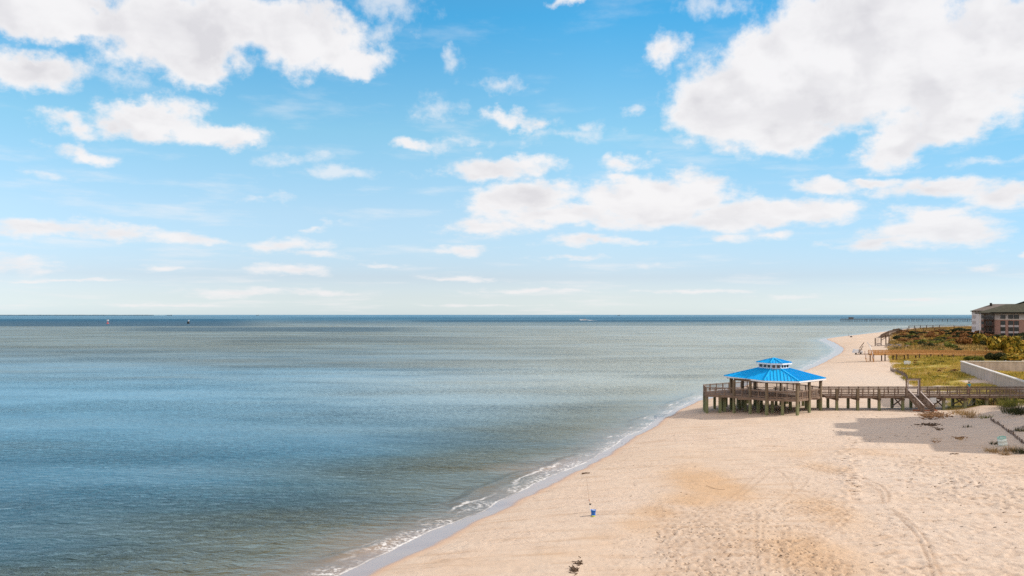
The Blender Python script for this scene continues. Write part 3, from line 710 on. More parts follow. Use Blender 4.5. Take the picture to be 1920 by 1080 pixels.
# ---------------------------------------------------------------- near boardwalk
BY0, BY1 = 119.2, 122.2
bw = thing('boardwalk', (58, 120.7, gz(58, 120.7)), 'long grey wooden boardwalk on piles leading from the blue roofed pavilion to the dunes', 'boardwalk')
XE = 92.
m = MB(); xx = 43.9
while xx < XE: m.box((xx, (BY0+BY1)/2, DZ-.025), (.135, BY1-BY0+.06, .05)); xx += .15
m.build('deck', 'deckwood', bw)
m = MB()
for y in (BY0+.05, 120.7, BY1-.05): m.bar((43.8, y, DZ-.21), (XE, y, DZ-.21), .08, .30)
m.build('stringer_beam', 'railwood', bw)
railing(bw, (43.0, BY0-.05), (54.95, BY0-.05), DZ, post_sp=1.42); railing(bw, (56.9, BY0-.05), (XE, BY0-.05), DZ, post_sp=1.42)
railing(bw, (44.0, BY1+.05), (XE, BY1+.05), DZ, post_sp=1.42)
for k, xp in enumerate([45.3, 48.2, 51.2, 54.5, 57.2, 60.2, 63.2, 66.2, 69.2, 72.2]):
    pile(bw, xp, BY0-.18, DZ+1.0 if k in (0, 1, 2) else DZ-.1, .33); pile(bw, xp, BY1+.18, DZ-.1, .33)
    m = MB(); m.bar((xp+.13, BY0-.45, DZ-.48), (xp+.13, BY1+.45, DZ-.48), .09, .26); m.bar((xp-.13, BY0-.45, DZ-.48), (xp-.13, BY1+.45, DZ-.48), .09, .26); m.build('cross_beam', 'darkwood', bw)
    if k in (3, 5, 6, 8):
        m = MB(); m.bar((xp+.16, BY0-.1, gz(xp, BY0)+.2), (xp+.16, BY1, DZ-.5), .06, .18); m.bar((xp-.16, BY1, gz(xp, BY0)+.2), (xp-.16, BY0-.1, DZ-.5), .06, .18); m.build('cross_brace', 'railwood', bw)

# stairs down to the sand
def stairs(name, top, bot, width, parent_label, cat, wmat, railh=.95, nst=10, side=None, solid=True, group=None, tmat='deckwood'):
    top = Vector(top); bot = Vector(bot); d = Vector((bot.x-top.x, bot.y-top.y, 0)).normalized(); r = Vector((d.y, -d.x, 0))
    t = thing(name, tuple(bot), parent_label, cat, group)
    for i in range(nst):
        f_ = (i+.5)/nst; p = top.lerp(bot, f_); 
        m = MB(); m.bar(p-r*width/2, p+r*width/2, .28, .05); m.build('tread', tmat, t)
    for sg in (-1, 1):
        m = MB(); m.bar(top+r*sg*width/2-Vector((0, 0, .08)), bot+r*sg*width/2-Vector((0, 0, .08)), .06, .34); m.build('stringer', wmat, t)
        m = MB(); up = Vector((0, 0, railh)); m.bar(top+r*sg*(width/2+.06)+up, bot+r*sg*(width/2+.06)+up, .16, .05); m.build('handrail', 'palewood', t)
        m = MB(); nb = 16
        if solid:
            for q in range(nb+1):
                p = top.lerp(bot, q/nb)+r*sg*(width/2+.03); m.bar(p, p+up, .09, .04)
            m.bar(top+r*sg*(width/2+.03)+up*.15, bot+r*sg*(width/2+.03)+up*.15, .04, .09)
        m.bar(top+r*sg*(width/2+.03)+up*.88, bot+r*sg*(width/2+.03)+up*.88, .04, .09)
        m.build('balusters', wmat, t)
        for q in (0, .5, 1):
            p = top.lerp(bot, q)+r*sg*(width/2+.09); m = MB(); m.bar(p-Vector((0, 0, .5 if q else .3)), p+up+Vector((0, 0, .03)), .10, .10); m.build('rail_post', wmat, t)
    return t
sb = (56.95, 116.6); st = stairs('staircase', (55.95, BY0-.12, DZ-.02), (*sb, gz(*sb)+.05), 1.7, 'wooden staircase with handrails going down from the near boardwalk to the sand', 'staircase', 'railwood')
m = MB(); gt = thing('gate_frame', (55.95, BY0-.2, DZ), 'tall pale wooden gate frame standing at the top of the near stairs', 'gate')
for xg in (54.98, 56.86): 
    m = MB(); m.box((xg, BY0-.22, DZ+1.1), (.14, .14, 2.7)); m.build('post', 'railwood', gt)
m = MB(); m.box((55.92, BY0-.22, DZ+2.38), (1.74, .12, .12)); m.build('lintel', 'railwood', gt)
m = MB(); X0, X1, ZA, ZB = 55.22, 56.66, DZ+.12, DZ+2.22
for a, b in (((X0, ZA), (X0, ZB)), ((X1, ZA), (X1, ZB))): m.box((a[0], BY0-.22, (ZA+ZB)/2), (.13, .06, ZB-ZA))
for z in (ZA, ZA+.92, ZB): m.box(((X0+X1)/2, BY0-.225, z), (X1-X0+.1, .055, .13))
m.build('gate_leaf', 'palewood', gt)
# board at the stair foot, white panel under the deck
M['redboard'] = wood('red_brown_board', (.50, .20, .11), (.28, .12, .07))
p = g(1735, 771); m = MB(); m.bar((p.x-1.7, p.y, p.z+.10), (p.x+1.6, p.y-.1, p.z+.12), .22, .20); tag(m.build('board', 'redboard', origin=(p.x, p.y, p.z)), 'red brown timber board lying across the foot of the near stairs', 'board')
M['paint'] = simple('pale_panel', (.70, .74, .76), .6, .1)
m = MB(); pz = gz(58.6, 121)
m.box((58.75, 119.05, 2.85), (.85, .05, .72), 0); t = thing('sign_board', (58.75, 119.1, pz), 'blank white sign board under the boardwalk beside the near stairs', 'sign'); m.build('panel', 'paint', t)
for dx in (-.3, .3): m = MB(); m.box((58.75+dx, 119.14, (pz+2.9)/2-.1), (.08, .08, 2.9-pz+.4)); m.build('post', 'darkwood', t)

# ---------------------------------------------------------------- seawall enclosure
def concrete():
    m, n, b = newmat('seawall_concrete')
    pos = n.node('ShaderNodeNewGeometry').outputs['Position']
    br = n.node('ShaderNodeTexBrick'); mp = n.node('ShaderNodeMapping'); mp.inputs['Rotation'].default_value = (R(90), 0, 0)
    sp = n.node('ShaderNodeSeparateXYZ'); n.put(sp.inputs[0], pos); cb = n.node('ShaderNodeCombineXYZ'); n.put(cb.inputs[0], n.m('ADD', sp.outputs[1], sp.outputs[0])); n.put(cb.inputs[1], sp.outputs[2])
    n.put(br.inputs['Vector'], cb.outputs[0]); br.inputs['Scale'].default_value = .5; br.inputs['Mortar Size'].default_value = .012
    br.inputs['Color1'].default_value = (.60, .51, .455, 1); br.inputs['Color2'].default_value = (.575, .485, .43, 1); br.inputs['Mortar'].default_value = (.45, .385, .35, 1)
    nz = n.noise(n.v('MULTIPLY', pos, (1, 1, .25)), 1.2, 6, .65)
    n.put(b.inputs['Base Color'], n.mix(n.rng(nz, .42, .68, 0, .65), br.outputs[0], (.30, .25, .22)))
    b.inputs['Roughness'].default_value = .9; return m
M['concrete'] = concrete(); M['coping'] = simple('pale_coping', (.74, .70, .66), .8, .12)
wc_ = Vector((100.6, 191)); wn1 = Vector((76.3, 122.9)); wfar = Vector((170, 186))
sw = thing('seawall', (wc_.x, wc_.y, gz(wc_.x, wc_.y)), 'pale concrete retaining wall enclosing a grassy plot behind the near boardwalk', 'wall')
for a, b, nm in ((wn1, wc_, 'wall'), (wc_, wfar, 'wall')):
    m = MB(); m.bar((*a, 2.9), (*b, 2.9), .35, 2.8); m.build('wall', 'concrete', sw)
    m = MB(); m.bar((*a, 4.37), (*b, 4.37), .62, .16); m.build('coping', 'coping', sw)

# ---------------------------------------------------------------- second boardwalk (golden wood)
b2 = thing('boardwalk', (120, 248, gz(120, 248)), 'golden brown wooden boardwalk crossing the grassy dune beyond the seawall', 'boardwalk')
Pts = [(104.0, 247.0, 3.45), (124.5, 248.0, 3.45), (142.0, 250.0, 2.9), (150, 251, 2.8)]
for (x0, y0, z0), (x1, y1, z1) in zip(Pts, Pts[1:]):
    for dy, nm in ((0, 0),):
        m = MB(); k = int((x1-x0)/.3)
        m.bar((x0, y0+1, z0-.03), (x1, y1+1, z1-.03), 2.0, .06); m.build('deck', 'goldwood', b2)
    m = MB(); m.bar((x0, y0, z0-.22), (x1, y1, z1-.22), .1, .36); m.bar((x0, y0+2, z0-.22), (x1, y1+2, z1-.22), .1, .36); m.build('stringer_beam', 'goldwood', b2)
    for dy in (-.03, 2.03): railing(b2, (x0, y0+dy), (x1, y1+dy), z0, base=z1, h=1.05, post_sp=2.1, mat='goldwood', bal=0, midrail=True, cap='goldwood', skip_first=x0 > 105)
for x in np.arange(104.6, 140, 3.4):
    z = float(np.interp(x, [p[0] for p in Pts], [p[2] for p in Pts])); y = float(np.interp(x, [p[0] for p in Pts], [p[1] for p in Pts]))
    if z-gz(x, y) > .2:
        pile(b2, x, y-.15, z-.1, .26, 'darkwood'); pile(b2, x, y+2.15, z-.1, .26, 'darkwood')
m = MB(); z_ = 3.45; m.bar((100.2, 249.5, z_-.25), (104.0, 248.2, z_-.05), 1.6, .12); m.build('broken_platform', 'darkwood', b2)
zz = gz(102.2, 242.6)
m2 = stairs('staircase', (103.1, 246.8, 3.45), (102.5, 244.4, zz+.1), 1.8, 'golden wooden beach steps at the seaward end of the golden boardwalk', 'staircase', 'goldwood', .9, 6, solid=False, tmat='goldwood')
# white folded awning / tipped pieces at the end
M['alum'] = simple('bright_aluminium', (.62, .62, .62), .35, .2)
t = thing('handrail_arch', (103.2, 248, 3.4), 'white curved handrail rising above the seaward end of the golden boardwalk', 'handrail')
m = MB(); pts = [(101.6, 248.0, 3.5), (101.9, 248.1, 5.0), (103.2, 248.1, 6.9), (103.9, 248.0, 5.9), (104.6, 247.3, 3.5)]
for a, b in zip(pts[2:], pts[3:]): m.bar(a, b, .18, .18)
m.build('front_rail', 'white', t)
m = MB()
for a, b in zip(pts, pts[1:3]): m.bar((a[0]-.6, a[1]+.6, a[2]), (b[0]-.6, b[1]+.6, b[2]-.2), .16, .16)
m.bar((100.9, 248.4, 3.6), (102.2, 248.4, 5.7), .14, .14); m.build('back_rail', 'railwood', t)
t = thing('cart', (99.5, 249.3, 3.3), 'small white beach cart parked on the dark broken end of the golden boardwalk', 'cart')
m = MB(); m.box((100.9, 249.2, 3.95), (2.6, 1.3, .55), .1); m.box((100.5, 249.2, 4.45), (1.3, 1.2, .5), .1); m.build('body', 'white', t)
M['black'] = simple('black_rubber', (.02, .02, .02), .6)
for dx in (-.7, .7):
    m = MB(); m.tube((100.9+dx, 248.6, 3.62), (100.9+dx, 248.72, 3.62), .28, n=14); m.build('wheel', 'black', t)
m = MB(); m.bar((101.5, 249.2, 4.0), (102.2, 249.2, 4.7), .06, .06); m.bar((102.2, 248.8, 4.7), (102.2, 249.6, 4.7), .06, .06); m.build('handle', 'black', t)

# ---------------------------------------------------------------- ruined stair and far boardwalks
t = thing('ruined_steps', tuple(g(1652, 648)), 'ruined dark wooden steps and posts at the dune foot beyond the golden boardwalk', 'steps')
for px, pb, pt in ((1641,649,634),(1652,648,633),(1661,648,628),(1667,648,628)):
    p = g(px, pb); h_ = (pb-pt)*p.y/F; m = MB(); m.box((p.x, p.y, p.z+h_/2-.3), (.32, .32, h_+.6)); m.build('post', 'darkwood', t)
a, b = g(1652, 648), g(1661, 648); s_ = a.y/F
m = MB(); m.bar((a.x, a.y, a.z+14*s_), (b.x, b.y, b.z+20*s_), .3, .3); m.bar((a.x, a.y, a.z+10*s_), (b.x, b.y, b.z+15*s_), .2, .25); m.bar((b.x, b.y, b.z+19*s_), (b.x+1.5, b.y, b.z+19*s_), .3, .2); m.build('handrail', 'darkwood', t)
m = MB(); 
for k in range(5): m.box((a.x-1.6, a.y-.2, a.z+.5+k*.55), (1.3, .4, .10))
m.build('tread', 'darkwood', t)
def farwalk(label, pts, hz, spacing, thick=.35, rail=1.1, zdeck=None):
    W = [g(*p) for p in pts]; t = thing('boardwalk', tuple(W[0]), label, 'boardwalk')
    zd = [w_.z+h_ for w_, h_ in zip(W, hz)]
    for i in range(len(W)-1):
        a, b = W[i], W[i+1]
        m = MB(); m.bar((a.x, a.y, zd[i]), (b.x, b.y, zd[i+1]), 1.6, .16); m.build('deck', 'darkwood', t)
        m = MB(); m.bar((a.x, a.y-1.1, zd[i]+rail), (b.x, b.y-1.1, zd[i+1]+rail), .18, .22); m.bar((a.x, a.y-1.1, zd[i]+rail*.5), (b.x, b.y-1.1, zd[i+1]+rail*.5), .1, .12); m.build('handrail', 'darkwood', t)
        L = (b-a).length; k = max(1, int(L/spacing))
        for q in range(k):
            p = a.lerp(b, q/k); zq = zd[i]+(zd[i+1]-zd[i])*q/k; z0 = gz(p.x, p.y)-.5; m = MB(); m.box((p.x, p.y-1.2, (z0+zq+rail)/2), (thick, .35, zq+rail-z0)); m.build('pile', 'darkwood', t)
farwalk('far dark wooden boardwalk with stepped railing climbing the dune beyond the ruined steps', [(1650,634),(1665,631),(1684,627),(1730,624),(1772,623)], [.9,2.4,3.1,2.4,1.8], 5.5)
farwalk('farthest low brown boardwalk running along the dune crest toward the brick building', [(1703,618.5),(1760,617.5),(1815,617.5)], [2.6,2.2,1.8], 10, .5)

# ---------------------------------------------------------------- pier
t = thing('fishing_pier', (760, 1800, 0), 'long thin grey pier on many piles far across the water near the horizon', 'pier')
M['pier'] = simple('pier_wood', (.20, .19, .19), .9, .2)
m = MB(); pa = Vector(((1576-960)/F*1830, 1830, 5.0)); pb = Vector(((1990-960)/F*1800, 1800, 5.4)); m.bar(pa, pb, 7, 1.0); m.build('deck', 'pier', t)
m = MB(); m.bar(pa+Vector((0, -3.4, 1.6)), pb+Vector((0, -3.4, 1.6)), .3, .3); 
for k in range(140): q = pa.lerp(pb, k/139); m.box((q.x, q.y-3.4, q.z+1.0), (.3, .3, 1.2))
m.build('railing', 'pier', t)
for k in range(90):
    q = pa.lerp(pb, k/89); m = MB(); j = random.uniform(-1, 1)
    for dy in (-2.8, 2.8): m.box((q.x+j, q.y+dy, q.z/2-1), (.6, .6, q.z+2))
    m.build('pile', 'pier', t)
m = MB(); m.box((pa.x+22, 1829, 7.2), (9, 4.5, 3.2)); sh2 = m.build('shelter', 'pier', t)
m = MB(); m.box((pa.x+22, 1829, 9.1), (11, 6, .5)); m.build('shelter_roof', 'pier', sh2)

# ---------------------------------------------------------------- brick building
def brick():
    m, n, b = newmat('pink_brick')
    pos = n.node('ShaderNodeTexCoord').outputs['Object']
    nz = n.noise(pos, .8, 6, .6)
    n.put(b.inputs['Base Color'], n.mix(nz, (.33, .19, .155), (.43, .26, .215))); b.inputs['Roughness'].default_value = .9; return m
M['brick'] = brick(); M['stucco'] = simple('pale_stucco', (.50, .47, .48), .9, .1, .5); M['whitewall'] = simple('white_wall_siding', (.70, .70, .75), .9, .06, .5)
M['rooftile'] = simple('olive_shingle', (.085, .08, .05), .9, .3, 1.2); M['roofback'] = simple('grey_tan_shingle', (.21, .175, .15), .9, .25, 1.0)
M['darktrim'] = simple('dark_trim', (.05, .045, .04), .8, .2)
bx0 = 222.0; by = 405.0; bz = 2.2
S_ = by/F
bl = thing('apartment_building', ((1839.5-960)*S_, by, bz), 'pink brick and pale stucco apartment building with olive hip roof behind the thicket', 'building')
zE = H-(586.8-590)*S_   # eave
sh_ = 3.0
X_ = lambda px: (1839.5-960)*S_+(px-1839.5)*S_*.90
ZY = lambda py: H-(py-590)*S_
xl, xr = X_(1836), X_(2010)
def wallbox(m, x0, x1, y0, y1, z0, z1): m.box(((x0+x1)/2, (y0+y1)/2, (z0+z1)/2), (x1-x0, y1-y0, z1-z0))
zband = ZY(598.5)
xb0, xb1 = X_(1845), X_(1863)     # recessed balcony bay
# brick lower, stucco upper, each as boxes right of the bay, left of the bay
m = MB(); wallbox(m, xb1, xr, by, by+24, bz-1, zband); wallbox(m, X_(1839.5), xb0, by, by+24, bz-1, zband); wallbox(m, xb0, xb1, by+2.2, by+23.9, bz-1, zband-.01); m.build('brick_wall', 'brick', bl)
m = MB(); wallbox(m, xb1, xr, by, by+24, zband, zE); wallbox(m, X_(1839.5), xb0, by, by+24, zband, zE); wallbox(m, xb0, xb1, by+2.2, by+23.9, zband, zE); m.build('stucco_wall', 'stucco', bl)
m = MB(); wallbox(m, X_(1836.6), X_(1837.9), by-1.0, by-.5, bz-1, zE-.1); m.build('corner_column', 'coping', bl)
# roof: hip with raised centre
def hip(m, x0, x1, y0, y1, z0, z1, ins, insy=None):
    yc = (y0+y1)/2; insy = insy or ins
    a, b, c, d = (x0, y0, z0), (x1, y0, z0), (x1, y1, z0), (x0, y1, z0); e, f_ = (x0+ins, yc, z1), (x1-ins, yc, z1)
    m.quad(a, b, f_, e); m.quad(b, c, f_); m.quad(c, d, e, f_); m.quad(d, a, e); m.quad(d, c, b, a)
m = MB(); hip(m, X_(1829), X_(2015), by-2, by+26, zE, zE+4.2, 13); rf = m.build('roof', 'rooftile', bl)
m = MB(); hip(m, X_(1856), X_(1998), by-2.6, by+27, zE+.35, zE+5.9, 17.5); m.build('raised_roof', 'rooftile', bl)
m = MB()
for (a, b) in (((X_(1829), by-2.02), (X_(2015), by-2.02)), ((X_(1829), by-2), (X_(1829), by+26))): m.bar((*a, zE-.1), (*b, zE-.1), .2, .5)
m.build('fascia', 'darktrim', bl)
def win(cx, cz, w_, h_, yf=by, mat='white'):
    m = MB(); m.box((cx, yf-.04, cz), (w_+.3, .1, h_+.3)); f_ = m.build('window', mat, bl)
    m = MB(); m.box((cx-w_/4, yf-.11, cz), (w_/2-.1, .06, h_)); m.box((cx+w_/4, yf-.11, cz), (w_/2-.1, .06, h_)); m.build('pane', 'glass', f_)
rows = [ZY(594.2), ZY(605.3), ZY(616.8), ZY(628)]
for cpx, wpx in ((1879, 8), (1893, 8), (1903, 7.5), (1922, 8), (1938, 8), (1952, 8), (1972, 8), (1990, 8)):
    for k, z in enumerate(rows): win(X_(cpx), z, wpx*S_*.86, 1.7, mat='darktrim')
    m = MB()
    for k in (1, 2):
        m.box((X_(cpx), by-.05, (rows[k]+rows[k+1])/2), (wpx*S_*.9, .1, .95))
    m.build('spandrel_panel', 'stucco', bl)
for k, z in enumerate(rows):
    m = MB(); wallbox(m, xb0, xb1, by-1.2, by+2.2, z-1.55, z-1.35); sl_ = m.build('balcony', 'darktrim', bl)
    m = MB(); m.bar((xb0, by-1.15, z-.35), (xb1, by-1.15, z-.35), .08, .1)
    for q in np.arange(xb0, xb1, .35): m.box((q, by-1.15, z-.85), (.06, .06, 1.0))
    m.build('balcony_railing', 'darktrim', sl_)
    for cx in (xb0+1.1, xb0+2.2, xb1-1.2):
        m = MB(); m.box((cx, by+2.16, z-.15), (.75, .1, 2.0)); m.build('door', 'glass', bl)
    m = MB(); m.box((X_(1842), by-.06, z), (1.0, .12, 1.4)); m.build('window', 'glass', bl)
for x in (xb0-.05, xb1+.05): m = MB(); m.box((x, by-1.3, (bz+zE)/2), (.3, .3, zE-bz)); m.build('balcony_post', 'darktrim', bl)
m = MB(); wallbox(m, X_(1839.4), xb0-.01, by-.12, by-.02, zband-.15, zband+.15); wallbox(m, xb1+.01, xr, by-.12, by-.02, zband-.15, zband+.15); m.build('trim_band', 'coping', bl)
# rear wing, farther and whiter
by2 = 470.; S2 = by2/F; X2 = lambda px: (1822-960)*S2+(px-1822)*S2*.9; Z2 = lambda py: H-(py-590)*S2
bl2 = thing('apartment_building', ((1822-960)*S2, by2, bz), 'white walled building wing with grey tan hip roof, left end behind the brick building', 'building')
zE2 = Z2(583)
m = MB(); wallbox(m, X2(1822), X2(2000), by2, by2+22, bz-1, zE2); m.build('wall', 'whitewall', bl2)
m = MB(); hip(m, X2(1819.5), X2(2004), by2-1.5, by2+24, zE2, Z2(569.8), 10.5); m.build('roof', 'roofback', bl2)
m = MB(); m.bar((X2(1819.5), by2-1.55, zE2-.1), (X2(2004), by2-1.55, zE2-.1), .2, .5); m.build('fascia', 'darktrim', bl2)
m = MB(); m.box((X2(1857), by2+8, Z2(571.3)), (1.2, 1.2, 2.0)); m.build('chimney', 'darktrim', bl2)
for k in range(4):
    m = MB(); m.box((X2(1826), by2-.1, Z2(594+k*10.5)), (1.6, .12, 1.6)); m.build('window', 'stucco', bl2)

bl.rotation_euler = (0, 0, R(-29)); bl2.rotation_euler = (0, 0, R(-29))
# ---------------------------------------------------------------- hotel outside the frame whose shadow lies on the sand
def hotel(ox, oy, ln, dp, ht_, wing, towers, label):
    t = thing('hotel', (ox, oy, gz(ox, oy)), label, 'building')
    m = MB(); wallbox(m, ox, ox+dp, oy, oy+ln, 0, ht_)
    if wing: wallbox(m, ox+.03, ox+dp-.1, oy-wing[0], oy-.01, 0, wing[1])
    m.build('wall', 'stucco', t)
    m = MB(); wallbox(m, ox-.3, ox+dp+.3, oy-.2, oy+ln+.2, ht_, ht_+.35); m.build('roof', 'coping', t)
    for y0, y1 in towers:
        m = MB(); wallbox(m, ox-.1, ox+6, oy+y0, oy+y1, ht_+.35, ht_+2.2); m.build('roof_tower', 'stucco', t)
    for fl_ in range(6):
        z = 2.6+fl_*3.1; y = oy+2
        while y < oy+ln-1:
            m = MB(); m.box((ox-.05, y, z+1.5), (.12, 2.0, 2.0)); w_ = m.build('window', 'white', t)
            m = MB(); m.box((ox-.13, y, z+1.5), (.08, 1.8, 1.8)); m.build('pane', 'glass', w_)
            y += 3.4
    t.rotation_euler = (0, 0, R(-20)); return t
hotel(73.4, 92.5, 21.3, 22, 23.2, (7.5, 19.6), ((5.3, 9.6), (12.6, 17.3)), 'tall pale hotel just right of the frame casting the long shadow on the sand')
hotel(86.5, 126, 14, 18, 21.0, None, (), 'second pale hotel block just right of the frame beyond the boardwalk')

# ---------------------------------------------------------------- bucket, rod, barrel
def bmat(name, c): return simple(name, c, .35, .1, 4, .5)
M['bluepl'] = bmat('blue_plastic', (.004, .17, .72)); M['greenpl'] = bmat('pale_green_plastic', (.30, .62, .50)); M['barrel'] = simple('chalky_barrel_plastic', (.74, .82, .77), .5, .1, 3)
M['steel'] = simple('thin_steel', (.35, .33, .32), .3)
p = g(1112.5, 966.5)
t = thing('bucket', tuple(p), 'bright blue plastic bucket standing alone on the open sand', 'bucket')
m = MB(); m.lathe(p, [(0, .0), (.135, 0), (.15, .06), (.168, .36), (.185, .365), (.185, .395), (.165, .395), (.150, .30), (0, .30)], 24); m.build('body', 'bluepl', t, smooth=True)
m = MB()
for k in range(12):
    a0, a1 = PI*k/12, PI*(k+1)/12
    f_ = lambda a_: (p.x+.185*math.cos(a_), p.y-.10*math.sin(a_)-.06, p.z+.34-.15*math.sin(a_))
    m.tube(f_(a0), f_(a1), .008, n=5)
m.build('handle', 'steel', t)
m = MB(); m.lathe((p.x, p.y, p.z+.3), [(0, .10), (.10, .09), (.15, .04), (.15, 0)], 12); m.build('contents', 'paint', t)
M['yellow'] = bmat('yellow_green_plastic', (.55, .62, .12))
q = g(1113, 968.8); m = MB(); m.lathe(q, [(0, 0), (.10, 0), (.11, .07), (0, .08)], 14); m.bar(q+Vector((-.2, 0, .02)), q+Vector((.12, .03, .03)), .05, .03); tag(m.build('bait_tray', 'yellow', origin=tuple(q)), 'small yellow green bait tray lying in front of the blue bucket', 'bait tray')
q = g(1107.5, 960)
t = thing('fishing_rod', tuple(q), 'thin fishing rod standing upright in the sand behind the blue bucket', 'fishing rod')
M['rod'] = simple('brown_rod', (.28, .17, .11), .4)
tipv = Vector((-.28, .15, 2.3))
m = MB(); m.tube(q-Vector((0, 0, .2)), q+tipv*.28, .020, .018); m.build('holder', 'paint', t)
m = MB(); m.tube(q+tipv*.2, q+tipv, .010, .004, 6); m.build('rod', 'rod', t)
m = MB(); c_ = q+tipv*.24+Vector((.02, -.06, 0)); m.tube(c_-Vector((.05, 0, 0)), c_+Vector((.05, 0, 0)), .055, n=12); m.tube(c_+Vector((.05, 0, 0)), c_+Vector((.12, 0, .04)), .012, n=6); m.build('reel', 'black', t)
m = MB(); m.tube(q+tipv*.33, q+tipv*.38, .03, .026); m.build('grip', 'redboard', t)
p = g(1881.5, 836)
tl = Matrix.Rotation(R(-14), 3, 'Y') @ Matrix.Rotation(R(6), 3, 'X')
t = thing('barrel', tuple(p), 'pale green white plastic barrel leaning on the sand at the dune foot', 'barrel')
m = MB(); m.lathe(p-Vector((0, 0, .12)), [(0, 0), (.36, 0), (.385, .08), (.40, .3), (.425, .32), (.425, .38), (.40, .40), (.40, .68), (.425, .70), (.425, .76), (.40, .78), (.38, 1.0), (.36, 1.0), (.37, .7), (0, .6)], 26, tl); m.build('body', 'barrel', t, smooth=True)
m = MB(); pr = []
m.lathe(p-Vector((0, 0, .12)), [(.345, .96), (.405, .96), (.41, 1.02), (.375, 1.045), (.345, 1.03), (.345, .96)], 26, tl); m.build('rim', 'greenpl', t, smooth=True)

# ---------------------------------------------------------------- sea marks and boats
M['red'] = bmat('buoy_red', (.55, .10, .10)); M['bwhite'] = bmat('boat_white', (.8, .8, .8))
p = plane(202, 607.0); t = thing('channel_marker', (p[0], p[1], 0), 'small red and white channel marker standing far out at left', 'buoy')
m = MB(); m.tube((p[0], p[1], -1), (p[0], p[1], 4.5), .55, .45); m.build('pile', 'red', t)
m = MB(); m.box((p[0], p[1], 5.6), (3.0, .8, 2.4)); m.build('panel', 'bwhite', t)
m = MB(); m.lathe((p[0], p[1], 0), [(1.8, -.5), (1.8, .8), (.5, 2.0)], 10); m.build('float', 'red', t)
p = plane(353, 607.0); t = thing('channel_marker', (p[0], p[1], 0), 'small black channel marker with white top far out, right of the red one', 'buoy')
m = MB(); m.lathe((p[0], p[1], 0), [(2.0, -.5), (2.0, 1.8), (1.6, 3.6), (0, 3.8)], 10); m.build('float', 'black', t)
m = MB(); m.box((p[0]+.6, p[1], 5.1), (1.7, .8, 2.2)); m.build('panel', 'bwhite', t)
p = plane(1097, 601.0); t = thing('motorboat', (p[0], p[1], 0), 'small white motorboat with cabin speeding near the horizon', 'boat')
m = MB(); L = 12; x0, y0 = p
m.v += [(x0-L, y0-1.5, .3), (x0+L*.7, y0-2, .3), (x0+L*.7, y0+2, .3), (x0-L, y0+1.5, .3), (x0-L-2.5, y0-.3, 3.2), (x0+L*.7, y0-2.6, 2.2), (x0+L*.7, y0+2.6, 2.2), (x0-L-2.5, y0+.3, 3.2)]
m.f += [(0, 3, 2, 1), (4, 5, 6, 7), (0, 1, 5, 4), (1, 2, 6, 5), (2, 3, 7, 6), (3, 0, 4, 7)]; m.build('hull', 'bwhite', t)
m = MB(); m.box((x0-1, y0, 3.4), (7, 3, 2.2)); m.build('cabin', 'paint', t)
m = MB(); m.box((x0-1, y0-1.52, 3.7), (6, .1, .9)); m.build('window', 'glass', t)
m = MB()
m.v += [(x0+8, y0-2, .4), (x0+8, y0+2, .4), (x0+30, y0+9, .1), (x0+30, y0-9, .1), (x0+8, y0, 1.3), (x0+20, y0, .5)]; m.f += [(0, 4, 5, 3), (1, 2, 5, 4)]
M['foam'] = simple('boat_foam', (.8, .8, .8), .9); tag(m.build('boat_wake', 'foam'), 'white foam trailing behind the far motorboat', 'foam', kind='stuff')
M['hazed_far'] = simple('hazed_distance', (.22, .32, .38), 1)  # haze of distance is mixed into this colour; the ships share it
m = MB(); xs_ = np.linspace(-9000, -6200, 60)
pts_ = [(x, 15000) for x in xs_]
for i in range(59):
    h0, h1 = 18+12*random.random(), 0
    m.box(((xs_[i]+xs_[i+1])/2, 15000, 4), (60, 500, 9+9*random.random()))
o = m.build('far_shore', 'hazed_far'); o['kind'] = 'structure'
for px, L in ((318, 80), (483, 45), (1160, 40)):
    y0 = 12500; x0 = (px-960)/F*y0; t = thing('cargo_ship', (x0, y0, 0), {318: 'largest distant ship on the horizon, at left', 483: 'small distant ship on the horizon between the left ship and centre', 1160: 'small distant ship on the horizon right of centre'}[px], 'ship')
    m = MB(); m.box((x0, y0, 3), (L, 16, 9)); m.build('hull', 'hazed_far', t)
    m = MB(); m.box((x0+L*.35, y0, 10), (L*.15, 14, 8)); m.build('bridge', 'hazed_far', t)

# ---------------------------------------------------------------- people
def body(name, loc, joints, edges, mat, parent=None, lvl=2):
    me = bpy.data.meshes.new(name); me.from_pydata([tuple(j[:3]) for j in joints], edges, []); o = bpy.data.objects.new(name, me); COL.objects.link(o)
    sk = o.modifiers.new('skin', 'SKIN'); o.modifiers.new('sub', 'SUBSURF').levels = lvl
    for v, j in zip(me.skin_vertices[0].data, joints): v.radius = (j[3], j[4] if len(j) > 4 else j[3])
    me.skin_vertices[0].data[0].use_root = True
    dg = bpy.context.evaluated_depsgraph_get(); me2 = bpy.data.meshes.new_from_object(o.evaluated_get(dg)); bpy.data.objects.remove(o)
    me2.materials.clear(); me2.materials.append(M[mat])
    for p_ in me2.polygons: p_.use_smooth = True
    o = bpy.data.objects.new(name, me2); COL.objects.link(o); o.parent = parent
    if parent is None: o.location = loc
    return o
M['skin'] = simple('skin', (.45, .27, .19), .6, .1); M['teal'] = simple('teal_shirt', (.06, .38, .48), .9, .2); M['pink'] = simple('dusty_red_shorts', (.38, .14, .13), .9, .2); M['hair'] = simple('dark_hair', (.02, .015, .012), .6); M['navy'] = simple('dark_clothes', (.03, .035, .05), .9)
